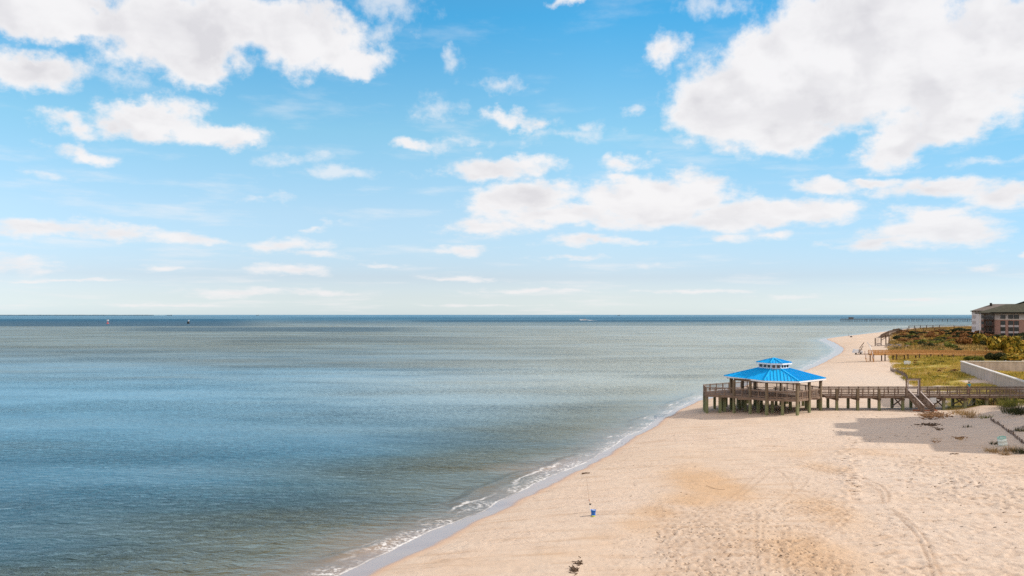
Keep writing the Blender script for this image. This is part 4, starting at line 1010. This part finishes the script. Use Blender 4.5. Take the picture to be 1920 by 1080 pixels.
def person(loc, rz, label, shirt, shorts, pose='lean', group=None):
    t = thing('person', loc, label, 'person', group); t.rotation_euler = (0, 0, rz); t['_org'] = (0, 0, 0)
    # figure faces +Y; joints: x, y, z, radii
    if pose == 'lean':
        arms = [((.17, .0, 1.42), (.24, .16, 1.20), (.20, .40, 1.10), (.19, .48, 1.10)), ((-.17, .0, 1.42), (-.24, .16, 1.20), (-.20, .40, 1.10), (-.19, .48, 1.10))]
    else:
        arms = [((.17, 0, 1.42), (.24, -.03, 1.13), (.25, .06, .90), (.25, .08, .80)), ((-.17, 0, 1.42), (-.24, .0, 1.13), (-.25, .05, .90), (-.25, .08, .80))]
    J = [(0, 0, .95, .15, .11), (0, .0, 1.15, .13, .10), (0, .01, 1.35, .16, .11), (0, .01, 1.47, .07), (0, .02, 1.56, .055), (0, .04, 1.66, .085, .10), (0, .04, 1.74, .07, .08)]
    E = [(0, 1), (1, 2), (2, 3), (3, 4), (4, 5), (5, 6)]
    for sg, A in zip((1, -1), arms):
        b = len(J); J += [(*A[0], .06), (*A[1], .042), (*A[2], .03), (*A[3], .034)]; E += [(2, b), (b, b+1), (b+1, b+2), (b+2, b+3)]
        for fi, (fx, fz) in enumerate(((-.03, .0), (-.01, .005), (.01, .003), (.03, -.004))):
            k = len(J); ax = A[3]; v_ = (Vector(A[3])-Vector(A[2])).normalized(); e1 = Vector(ax)+v_*.06+Vector((fx, 0, fz)); e2 = e1+v_*.03+Vector((0, 0, -.025))
            J += [(*e1, .009), (*e2, .008)]; E += [(b+3, k), (k, k+1)]
        k = len(J); e1 = Vector(A[3])+Vector((-sg*.045, .02, .0)); J.append((*e1, .010)); E.append((b+3, k))
        l = len(J); dx = .04 if pose == 'lean' else .10
        J += [(sg*.10, 0, .88, .085), (sg*.11, .02, .50, .058), (sg*.12, -.02*1, .09, .036), (sg*.13, .12, .03, .035, .03)]; E += [(0, l), (l, l+1), (l+1, l+2), (l+2, l+3)]
    o = body('body', (0, 0, 0), J, E, 'skin', t)
    Js = [(0, 0, 1.0, .165, .13), (0, 0, 1.15, .155, .12), (0, .01, 1.35, .18, .13), (0, .01, 1.45, .09)]; Es = [(0, 1), (1, 2), (2, 3)]
    for sg, A in zip((1, -1), arms):
        k = len(Js); mid = Vector(A[0]).lerp(Vector(A[1]), .7); Js += [(*A[0], .078), (*mid, .07)]; Es += [(2, k), (k, k+1)]
    body('shirt', (0, 0, 0), Js, Es, shirt, t)
    Jp = [(0, 0, .96, .168, .13), (.10, 0, .85, .105), (.115, .01, .58, .085), (-.10, 0, .85, .105), (-.115, .01, .58, .085)]
    body('shorts', (0, 0, 0), Jp, [(0, 1), (1, 2), (0, 3), (3, 4)], shorts, t)
    body('hair', (0, 0, 0), [(0, .01, 1.72, .095, .105), (0, -.02, 1.64, .09, .08), (0, -.04, 1.56, .05)], [(0, 1), (1, 2)], 'hair', t)
    m = MB(); m.v += [(-.015, .125, 1.66), (.015, .125, 1.66), (0, .125, 1.70), (0, .155, 1.655)]; m.f += [(0, 1, 3), (1, 2, 3), (2, 0, 3)]
    for sg in (-1, 1):
        m.box((sg*.035, .135, 1.695), (.022, .012, .010)); m.box((sg*.095, .03, 1.67), (.02, .035, .06))
    m.box((0, .13, 1.615), (.045, .012, .010)); m.build('face', 'skin', t)
    return t
person(((1817.5-960)/F*121.6, BY1-.55, DZ), 0, 'person with dark hair in a turquoise shirt leaning on the boardwalk rail', 'teal', 'pink')
p = g(1591.5, 631.5); person(tuple(p), 1.2, 'tiny dark clad person standing at the water edge far up the beach', 'navy', 'navy', 'stand')
p = g(1596, 632.3); m = MB(); m.lathe(p-Vector((0, 0, .05)), [(0, 0), (.7, .02), (.65, .5), (.35, .75), (0, .78)], 10); m.tube(p+Vector((-.3, 0, .6)), p+Vector((.3, 0, .6)), .05); tag(m.build('bag', 'navy', origin=tuple(p)), 'low dark bag on the sand beside the far person at the water', 'bag')

# ---------------------------------------------------------------- driftwood, sticks, debris, sand fence
def branch(name, pts, r, label, cat='driftwood', mat='darkwood', group=None):
    m = MB()
    for (a, b), k in zip(zip(pts, pts[1:]), range(99)):
        m.tube(a, b, r*(1-.6*k/len(pts)), r*(1-.6*(k+1)/len(pts)), 6)
    return tag(m.build(name, mat, origin=tuple(pts[0])), label, cat, group)
p = g(1096, 889); branch('driftwood_stick', [p+Vector((-.25, 0, .05)), p+Vector((.1, .05, .1)), p+Vector((.5, .2, .08))], .07, 'dark driftwood stick lying just above the wet sand, beyond the bucket')
p = g(1329, 915); branch('driftwood_stick', [p+Vector((0, .9, .03)), p+Vector((.1, .3, .05)), p+Vector((.4, -.5, .03)), p+Vector((1.1, -.8, .03))], .014, 'thin curved stick on the orange damp patch of sand')
def blades_mesh(pts, hmin, hmax, nb, wid, spread=.5, seed=1, lean=.45):
    r = np.random.default_rng(seed); pts = np.asarray(pts, float); n = len(pts)*nb
    base = np.repeat(pts, nb, 0); a = r.uniform(0, 2*PI, n); rad = r.uniform(0, spread, n)
    bx = base[:, 0]+np.cos(a)*rad; by_ = base[:, 1]+np.sin(a)*rad; bz_ = base[:, 2]-.05
    h = r.uniform(hmin, hmax, n); ln = r.uniform(.1, lean, n)*h; a2 = a+r.uniform(-1, 1, n)
    tx = bx+np.cos(a2)*ln; ty = by_+np.sin(a2)*ln; tz = bz_+h*np.sqrt(1-np.minimum(.9, (ln/h)**2)); wa_ = r.uniform(0, PI, n); wx, wy_ = np.cos(wa_)*wid/2, np.sin(wa_)*wid/2
    V = np.empty((n, 3, 3)); V[:, 0] = np.stack([bx-wx, by_-wy_, bz_], 1); V[:, 1] = np.stack([bx+wx, by_+wy_, bz_], 1); V[:, 2] = np.stack([tx, ty, tz], 1)
    return V.reshape(-1, 3)
def tri_obj(name, V, mat, parent=None, origin=(0, 0, 0), per=3, attrs=None):
    V = V-np.array(origin); me = bpy.data.meshes.new(name); n = len(V)
    me.vertices.add(n); me.vertices.foreach_set('co', V.astype(np.float32).ravel()); me.loops.add(n); me.loops.foreach_set('vertex_index', np.arange(n, dtype=np.int32))
    me.polygons.add(n//per); me.polygons.foreach_set('loop_start', np.arange(0, n, per, dtype=np.int32)); me.update(calc_edges=True)
    for k, a in (attrs or {}).items():
        at = me.attributes.new(k, 'FLOAT', 'POINT'); at.data.foreach_set('value', a.astype(np.float32))
    me.materials.append(M[mat]); o = bpy.data.objects.new(name, me); COL.objects.link(o)
    if parent is not None: o.parent = parent
    else: o.location = origin
    return o
def leaf_mat(name, stops, scale=.35, world=True):
    m, n, b = newmat(name)
    pos = n.node('ShaderNodeNewGeometry').outputs['Position']
    isl = n.node('ShaderNodeNewGeometry').outputs['Random Per Island']
    big = n.noise(pos, scale, 4, .6)
    med = n.noise(pos, scale*4.5, 4, .6)
    f_ = n.m('ADD', n.m('ADD', n.m('MULTIPLY', n.m('SUBTRACT', big, .5), 1.5), n.m('MULTIPLY', n.m('SUBTRACT', med, .5), 1.3)), n.m('ADD', .5, n.m('MULTIPLY', n.m('SUBTRACT', isl, .5), .55)), clamp=True)
    n.put(b.inputs['Base Color'], n.ramp(f_, stops)); b.inputs['Roughness'].default_value = .8; b.inputs['Specular IOR Level'].default_value = .15
    return m
M['duneg'] = leaf_mat('dune_grass', [(0, (.055, .06, .012)), (.22, (.15, .15, .03)), (.40, (.40, .34, .05)), (.56, (.62, .47, .07)), (.70, (.64, .42, .13)), (1, (.66, .52, .34))], .13)
M['heath'] = leaf_mat('brown_heath', [(0, (.04, .045, .015)), (.25, (.12, .11, .03)), (.42, (.28, .19, .06)), (.58, (.46, .28, .08)), (.75, (.62, .42, .13)), (1, (.60, .44, .28))], .06)
M['leafdark'] = leaf_mat('dark_leaves', [(0, (.015, .022, .010)), (.5, (.045, .055, .020)), (.85, (.09, .085, .03)), (1, (.16, .11, .04))], .3)
M['leafgold'] = leaf_mat('golden_leaves', [(0, (.05, .05, .012)), (.35, (.16, .14, .02)), (.65, (.38, .27, .03)), (1, (.50, .25, .05))], .5)
M['leafgreen'] = leaf_mat('green_leaves', [(0, (.04, .055, .012)), (.5, (.14, .16, .03)), (1, (.34, .32, .06))], .6)
M['leafrust'] = leaf_mat('rust_leaves', [(0, (.06, .03, .015)), (.4, (.20, .09, .03)), (.75, (.40, .19, .06)), (1, (.48, .30, .16))], .4)
M['drygrass'] = leaf_mat('dry_grass', [(0, (.16, .10, .04)), (.5, (.38, .25, .11)), (1, (.52, .38, .20))], .8)
# dune grass, near field (behind the near boardwalk) and the farther heath
def inside_wall(x, y): return False
pts = []
tries = 0
while len(pts) < 15000 and tries < 90000:
    tries += 1
    y = 123.5+(random.random()**.8)*150; x = D(y)+random.uniform(1.0, 70)
    if (x*F/y+960) > 2000: continue
    nn = float(fbm(np.array(x), np.array(y), 13, 3, 55)); 
    if nn > .57 and random.random() < .93: continue
    if abs(y-121) < 2.5: continue
    t_ = (y-wn1.y)/(wc_.y-wn1.y); wx_ = wn1.x+(wc_.x-wn1.x)*t_
    if 0 <= t_ <= 1.01 and abs(x-wx_) < .7: continue
    if x > 99 and abs(y-190) < 2: continue
    pts.append((x, y))
pts = np.array(pts); pts = np.column_stack([pts, terr(pts[:, 0], pts[:, 1])])
tag(tri_obj('dune_grass', blades_mesh(pts, .25, .72, 9, .07, .55, 3), 'duneg'), 'yellow green dune grass covering the low dunes behind the boardwalk', 'grass', kind='stuff')
pts = []; tries = 0
while len(pts) < 13000 and tries < 60000:
    tries += 1
    y = 262+(random.random()**1.4)*620; x = D(y)+random.uniform(1.5, 170)
    if (x*F/y+960) > 1960: continue
    pts.append((x, y))
pts = np.array(pts); pts = np.column_stack([pts, terr(pts[:, 0], pts[:, 1])])
tag(tri_obj('heath', blades_mesh(pts, .4, 1.3, 8, .22, 1.1, 5, .6), 'heath'), 'rusty brown and orange heath on the far dunes', 'heath', kind='stuff')

# bushes: crown of leaf faces over a lobed volume, plus stems
def bush_mesh(seed, n, leaf, sx_, sz_, lobes=9):
    r = np.random.default_rng(seed)
    L = np.column_stack([r.normal(0, .38, lobes)*sx_, r.normal(0, .38, lobes)*sx_, r.uniform(.25, .75, lobes)*sz_]); LR = r.uniform(.28, .48, lobes)
    which = r.integers(0, lobes, n); d = r.normal(size=(n, 3)); d /= np.linalg.norm(d, axis=1)[:, None]; rad = r.uniform(.55, 1.08, n)**.6
    c = L[which]+d*rad[:, None]*np.column_stack([LR[which]*sx_, LR[which]*sx_, LR[which]*sz_*.8])
    c[:, 2] = np.abs(c[:, 2])
    t1 = r.normal(size=(n, 3)); t1 /= np.linalg.norm(t1, axis=1)[:, None]; nn = d*.8+r.normal(size=(n, 3))*.5
    t1 = np.cross(nn, t1); t1 /= np.linalg.norm(t1, axis=1)[:, None]; t2 = np.cross(nn, t1); t2 /= np.linalg.norm(t2, axis=1)[:, None]
    s1 = leaf*r.uniform(.6, 1.3, n)[:, None]; V = np.empty((n, 4, 3)); V[:, 0] = c-t1*s1*.5; V[:, 1] = c+t2*s1*.35; V[:, 2] = c+t1*s1*.5; V[:, 3] = c-t2*s1*.35
    return V.reshape(-1, 3)
BV = {}
def bush_proto(kind, seed):
    k = (kind, seed)
    if k not in BV:
        V = bush_mesh(seed, 1500, .26 if kind != 'leafdark' else .24, 1.0, 1.0, 11)
        o = tri_obj('crown', V, kind, per=4); me = o.data; COL.objects.unlink(o); bpy.data.objects.remove(o)
        m = MB(); r = random.Random(seed)
        for _ in range(7): a = r.uniform(0, 2*PI); m.tube((0, 0, -.1), (math.cos(a)*.35, math.sin(a)*.35, r.uniform(.4, .7)), .03, .012, 5)
        ms = bpy.data.meshes.new('stem'); ms.from_pydata(m.v, [], m.f); ms.materials.append(M['darkwood'])
        BV[k] = (me, ms)
    return BV[k]
def bush(p, w_, h_, kind, label, group=None, cat='bush', name='bush'):
    me, ms = bush_proto(kind, random.choice((1, 2, 3)))
    t = bpy.data.objects.new(name, None); COL.objects.link(t); t.location = p; t.scale = (w_/2, w_/2, h_); t.rotation_euler = (0, 0, random.uniform(0, 6)); tag(t, label, cat, group)
    for nm, d_ in (('crown', me), ('stem', ms)): o = bpy.data.objects.new(nm, d_); COL.objects.link(o); o.parent = t
    return t
def bpx(px, pb, wpx, hpx, kind, label, group=None):
    p = g(px, pb); s_ = p.y/F; p.z -= .1; return bush(p, wpx*s_, hpx*s_, kind, label, group)
bpx(1896, 671, 66, 39, 'leafgold', 'largest golden yellow round bush, at the right behind the seawall')
bpx(1905, 679, 60, 17, 'leafgold', 'low dark gold bush in front of the largest golden bush')
bpx(1853, 677, 22, 15, 'leafdark', 'small dark green bush at the landward end of the golden boardwalk')
bpx(1876, 678, 30, 17, 'leafdark', 'wide dark green bush right of the golden boardwalk end, above the seawall')
bpx(1833, 677, 22, 9, 'leafgreen', 'low yellow green bush just beyond the seawall corner')
bpx(1815, 676, 20, 8, 'leafgreen', 'low yellow green bush left of the seawall corner')
bpx(1835, 646, 34, 20, 'leafgold', 'round golden green bush in front of the dark thicket')
bpx(1808, 647, 36, 15, 'leafrust', 'rust brown bush left of the round golden green bush')
bpx(1783, 654, 26, 9, 'leafgreen', 'low green bush in the orange heath left of the thicket')
bpx(1728, 648, 22, 8, 'leafdark', 'low dark bush at the left part of the orange heath')
bpx(1745, 650, 20, 7, 'leafdark', 'low dark bush in the middle of the orange heath')
bpx(1862, 660, 26, 9, 'leafrust', 'low rust coloured bush left of the largest golden bush')
bpx(1795, 660, 20, 7, 'leafdark', 'low dark bush just beyond the golden boardwalk')
bpx(1763, 661, 24, 7, 'leafgreen', 'low green yellow bush just beyond the golden boardwalk')
for k in range(56):
    px = random.uniform(1795, 1960); py = random.uniform(628, 652)
    if py > 642 and px < 1850: py -= 12
    bpx(px, py, random.uniform(22, 38), random.uniform(10, 15), random.choice(('leafdark', 'leafdark', 'leafdark', 'leafrust')), 'dark bush of the dense thicket between the heath and the brick building', 'bushes of the dark thicket')
for k in range(42):
    px = random.uniform(1676, 1800); py = random.uniform(621, 643)
    bpx(px, py, random.uniform(14, 30), random.uniform(4, 7.5), random.choice(('leafdark', 'leafrust', 'leafrust', 'leafdark')), 'low dark brown bush scattered over the far heath', 'low bushes on the far heath')
for k in range(34):
    px = random.uniform(1700, 1800); py = random.uniform(630, 652)
    bpx(px, py, random.uniform(12, 26), random.uniform(3.5, 7), random.choice(('leafgold', 'leafgreen', 'leafrust', 'leafgold')), 'low golden or green bush scattered over the far heath', 'golden bushes on the far heath')
for k in range(26):
    px = random.uniform(1690, 1830); py = random.uniform(673, 716)
    if px > 1795 and py > 688: continue
    bpx(px, py, random.uniform(8, 16), random.uniform(3, 5), random.choice(('leafdark', 'leafgreen', 'leafrust', 'leafgreen')), 'small low shrub in the yellow green dune grass behind the near boardwalk', 'small shrubs in the dune grass')
for k in range(8): bpx(1790+k*8+random.uniform(-3, 3), 625, 18, 9, 'leafdark', 'dark bush below the white end of the rear building', 'bushes below the rear building')
# near dune plants
def tuft(px, py, hm, n, mat, label, spread=.5, group=None, name='grass_clump', lean=.8):
    p = g(px, py); V = blades_mesh([tuple(p)], hm*.4, hm, n, .05, spread, int(px+py), lean)
    V[:, 2] += 0
    return tag(tri_obj(name, V, mat, origin=tuple(p)), label, 'grass clump', group)
tuft(1812, 778, 1.3, 260, 'drygrass', 'wide tan dry grass clump in front of the boardwalk piles', 1.6)
tuft(1820, 783, .9, 120, 'drygrass', 'smaller tan dry grass clump at the shadow edge before the boardwalk', 1.0)
tuft(1795, 774, .8, 120, 'drygrass', 'tan dry grass clump left of the wide one below the boardwalk', 1.2)
tuft(1850, 784, .8, 100, 'leafgreen', 'green grass clump at the end of the broken sand fence', .9)
tuft(1895, 762, 1.9, 420, 'leafgreen', 'tall bright yellow green shrub grass in front of the boardwalk at right', 1.7)
tuft(1850, 757, 1.3, 320, 'leafgreen', 'dark green grass clump under the boardwalk at right', 2.0)
tuft(1872, 758, 1.2, 260, 'drygrass', 'tan grass clump under the boardwalk beside the tall bright shrub grass', 1.8)
tuft(1912, 776, 1.6, 420, 'leafdark', 'dark green grass clump on the dune crest at the right edge', 1.8)
tuft(1900, 772, 1.3, 300, 'leafdark', 'dark green grass clump just left of the one at the right edge', 1.4)
tuft(1864, 847, .75, 160, 'drygrass', 'tan grass clump left of the leaning barrel', .9)
tuft(1899, 846, .8, 160, 'drygrass', 'golden grass clump right of the leaning barrel', .8)
tuft(1884, 853, .6, 90, 'drygrass', 'low tan grass clump in front of the leaning barrel', .6)
tuft(1918, 850, .9, 200, 'leafdark', 'dark grass clump at the right edge beyond the barrel', .8)
tuft(1915, 808, .7, 100, 'leafdark', 'dark grass clump on the dune slope at the right edge', .6)
tuft(1865, 833, .6, 70, 'leafdark', 'small dark grass clump just behind the leaning barrel', .5)
tuft(1815, 801, .5, 60, 'leafdark', 'small olive grass clump alone on the shaded sand', .7)
tuft(1802, 824, .4, 60, 'drygrass', 'low brown grass clump on the shaded sand slope', .9)
tuft(1755, 823, .3, 40, 'drygrass', 'tiny brown grass clump low on the shaded sand', .7)
# sand fence, broken and half buried
def sandfence(pts, label, h=.75, slat=.14):
    W = poly(pts, slat); t = thing('sand_fence', tuple(W[0]), label, 'fence'); m = MB()
    for p_ in W:
        z = gz(p_.x, p_.y); a_ = random.uniform(-.12, .12)*2; hh = h*random.uniform(.6, 1.05); m.bar((p_.x, p_.y, z-.2), (p_.x+a_*.4, p_.y+random.uniform(-.05, .1), z+hh), .05, .02)
    m.build('slats', 'fencewood', t); m = MB()
    for a, b in zip(W[::4], W[4::4]): m.bar((a.x, a.y, gz(a.x, a.y)+h*.5), (b.x, b.y, gz(b.x, b.y)+h*.5), .02, .02)
    m.build('wire', 'steel', t)
    for p_ in W[::18]:
        m = MB(); m.tube((p_.x, p_.y+.05, gz(p_.x, p_.y)-.3), (p_.x, p_.y+.05, gz(p_.x, p_.y)+h*1.25), .05, n=6); m.build('post', 'darkwood', t)
M['fencewood'] = wood('grey_fence_slats', (.26, .22, .20), (.16, .13, .12))
sandfence([(1858,787),(1866,794),(1880,802),(1893,812),(1903,819),(1918,832),(1935,842)], 'half buried grey slat sand fence running down the dune behind the barrel', .32)
sandfence([(1896,812),(1908,806),(1924,801)], 'short branch of grey sand fence climbing right from the longer one', .28)
sandfence([(1670,696),(1680,699),(1695,706),(1702,713)], 'curved grey sand fence at the left foot of the grassy dune', .9)
# wrack below the stairs and scattered debris
def debris(pxs, n, size, mat, seed, sx_=1.):
    r = random.Random(seed); m = MB()
    for _ in range(n):
        px = r.gauss(pxs[0], pxs[2]); py = r.gauss(pxs[1], pxs[3]); p_ = g(px, py); a = r.uniform(0, PI); L = size*r.uniform(.4, 1.6)
        q_ = Vector((math.cos(a)*L*sx_, math.sin(a)*L, 0)); 
        b_ = p_+q_; b_.z = gz(b_.x, b_.y)+r.uniform(.0, .12); p_.z += .02
        m.bar(p_, b_, size*.25, size*.18)
    return m
M['wrack'] = simple('brown_wrack', (.30, .16, .07), .9, .4, 3); M['weed'] = simple('dark_seaweed', (.12, .075, .045), .9, .3, 3)
tag(debris((1752, 779, 14, 2.6), 260, .35, 'wrack', 1).build('reed_wrack', 'wrack'), 'orange brown mat of dry reeds on the sand below the near stairs', 'reed wrack', kind='stuff')
def clump(px, py, w_, n, size, label, seed, mat='weed', ph=1.2): return tag(debris((px, py, w_, ph), n, size, mat, seed).build('seaweed_clump', mat), label, 'seaweed clump', 'seaweed clumps on the sand')
clump(1742, 797, 8, 60, .35, 'largest dark seaweed clump on the shaded sand below the stairs', 2)
clump(1760, 805, 4, 14, .3, 'small dark seaweed clump right of the largest one on the shaded sand', 3)
clump(1750, 786, 7, 16, .3, 'thin dark seaweed line at the shadow edge below the reed wrack', 4, ph=.5)
clump(1800, 822, 6, 24, .3, 'brown seaweed clump in the middle of the shaded sand slope', 5, 'wrack')
clump(1756, 829, 5, 14, .25, 'brown seaweed clump near the lower shadow edge', 6, 'wrack')
clump(1085, 1056, 4, 36, .12, 'dark seaweed clump at the bottom edge of the photo below the bucket', 7, ph=3.5)
clump(1077, 1070, 3.2, 60, .13, 'dark trailing seaweed clump at the very bottom edge', 8, ph=2.4)
clump(1788, 852, 3, 8, .3, 'single dark seaweed heap on the sunlit sand just below the shadow', 9, ph=.5)
m = MB(); r_ = random.Random(5)
def bit(px, py, sz):
    p_ = g(px, py); a = r_.uniform(-.5, .5); L = sz*r_.uniform(.5, 1.5); b_ = Vector((p_.x+math.cos(a)*L, p_.y+math.sin(a)*L, 0)); b_.z = gz(b_.x, b_.y)+r_.uniform(.02, .05); m.bar(p_+Vector((0, 0, .01)), b_, sz*.22, sz*.12)
for _ in range(130):
    px = r_.uniform(1700, 1915); py = 880+(px-1700)*.22+r_.gauss(0, 34)
    if py > 852: bit(px, py, .2)
for _ in range(60): bit(r_.gauss(1596, 9)+_*.0, r_.uniform(818, 935), .22) if _ < 22 else bit(r_.uniform(1150, 1650), r_.uniform(800, 1070), .13)
for _ in range(50): bit(r_.uniform(1610, 1920), r_.uniform(850, 1075), .13)
for _ in range(40): bit(r_.uniform(1560, 1760), r_.uniform(780, 830), .18)
tag(m.build('beach_debris', 'weed'), 'small dark bits of weed and shell scattered over the sand', 'debris', kind='stuff')
# white things: box in the dune grass, driftwood pale logs
p = g(1701, 684.5); t = thing('storage_box', tuple(p), 'white plastic box lying in the green dune grass below the golden boardwalk', 'box')
m = MB(); m.box((p.x, p.y, p.z+.55), (1.35, .8, .8), .15); m.build('body', 'white', t); m = MB(); m.box((p.x, p.y, p.z+1.0), (1.45, .88, .10), .15); m.build('lid', 'barrel', t)
M['bleach'] = simple('bleached_driftwood', (.62, .54, .48), .9, .2, 3)
p = g(1872, 689); branch('driftwood_log', [p+Vector((-3.2, 1, .6)), p+Vector((-1.5, .2, .5)), p+Vector((1, 0, .3)), p+Vector((3.4, -.6, .2))], .22, 'long bleached driftwood log inside the seawall enclosure', 'driftwood', 'bleach')
p = g(1889, 689); branch('driftwood_log', [p+Vector((-.5, 0, 1.6)), p+Vector((.2, 0, .2))], .2, 'short bleached post leaning inside the seawall enclosure', 'driftwood', 'bleach')
p = g(1905, 693); branch('driftwood_log', [p+Vector((-3, 0, .3)), p+Vector((0, .3, .5)), p+Vector((3, 0, .2))], .2, 'bleached driftwood log at the right edge inside the seawall', 'driftwood', 'bleach')
p = g(1812, 762); t = thing('driftwood_root', tuple(p), 'bleached branching tree root under the boardwalk', 'driftwood'); m = MB()
for dx, h0 in ((-.9, .8), (-.4, 1.0), (.2, .95), (.8, 1.1), (1.3, .9)): m.tube(p+Vector((dx*.4, 0, 0)), p+Vector((dx, -.1, h0)), .11, .04, 6)
m.tube(p+Vector((-.9, 0, .8)), p+Vector((.4, 0, .95)), .09, .06, 6); m.build('branches', 'bleach', t)
p = g(1672, 651)
t = thing('driftwood_pile', tuple(p), 'heap of dark grey driftwood at the dune edge beside the ruined steps', 'driftwood'); m = MB()
for _ in range(26):
    a = random.uniform(0, PI); q_ = p+Vector((random.uniform(-3.5, 4), random.uniform(-14, 16), 0)); q_.z = gz(q_.x, q_.y)+random.uniform(0, 1.0); m.tube(q_, q_+Vector((math.cos(a)*2.4, math.sin(a)*2, random.uniform(-.5, .8))), .16, .08, 5)
m.build('branches', wood('grey_drift', (.30, .26, .25), (.15, .13, .13)), t)
for o in bpy.data.objects:
    if '_org' in o: del o['_org']
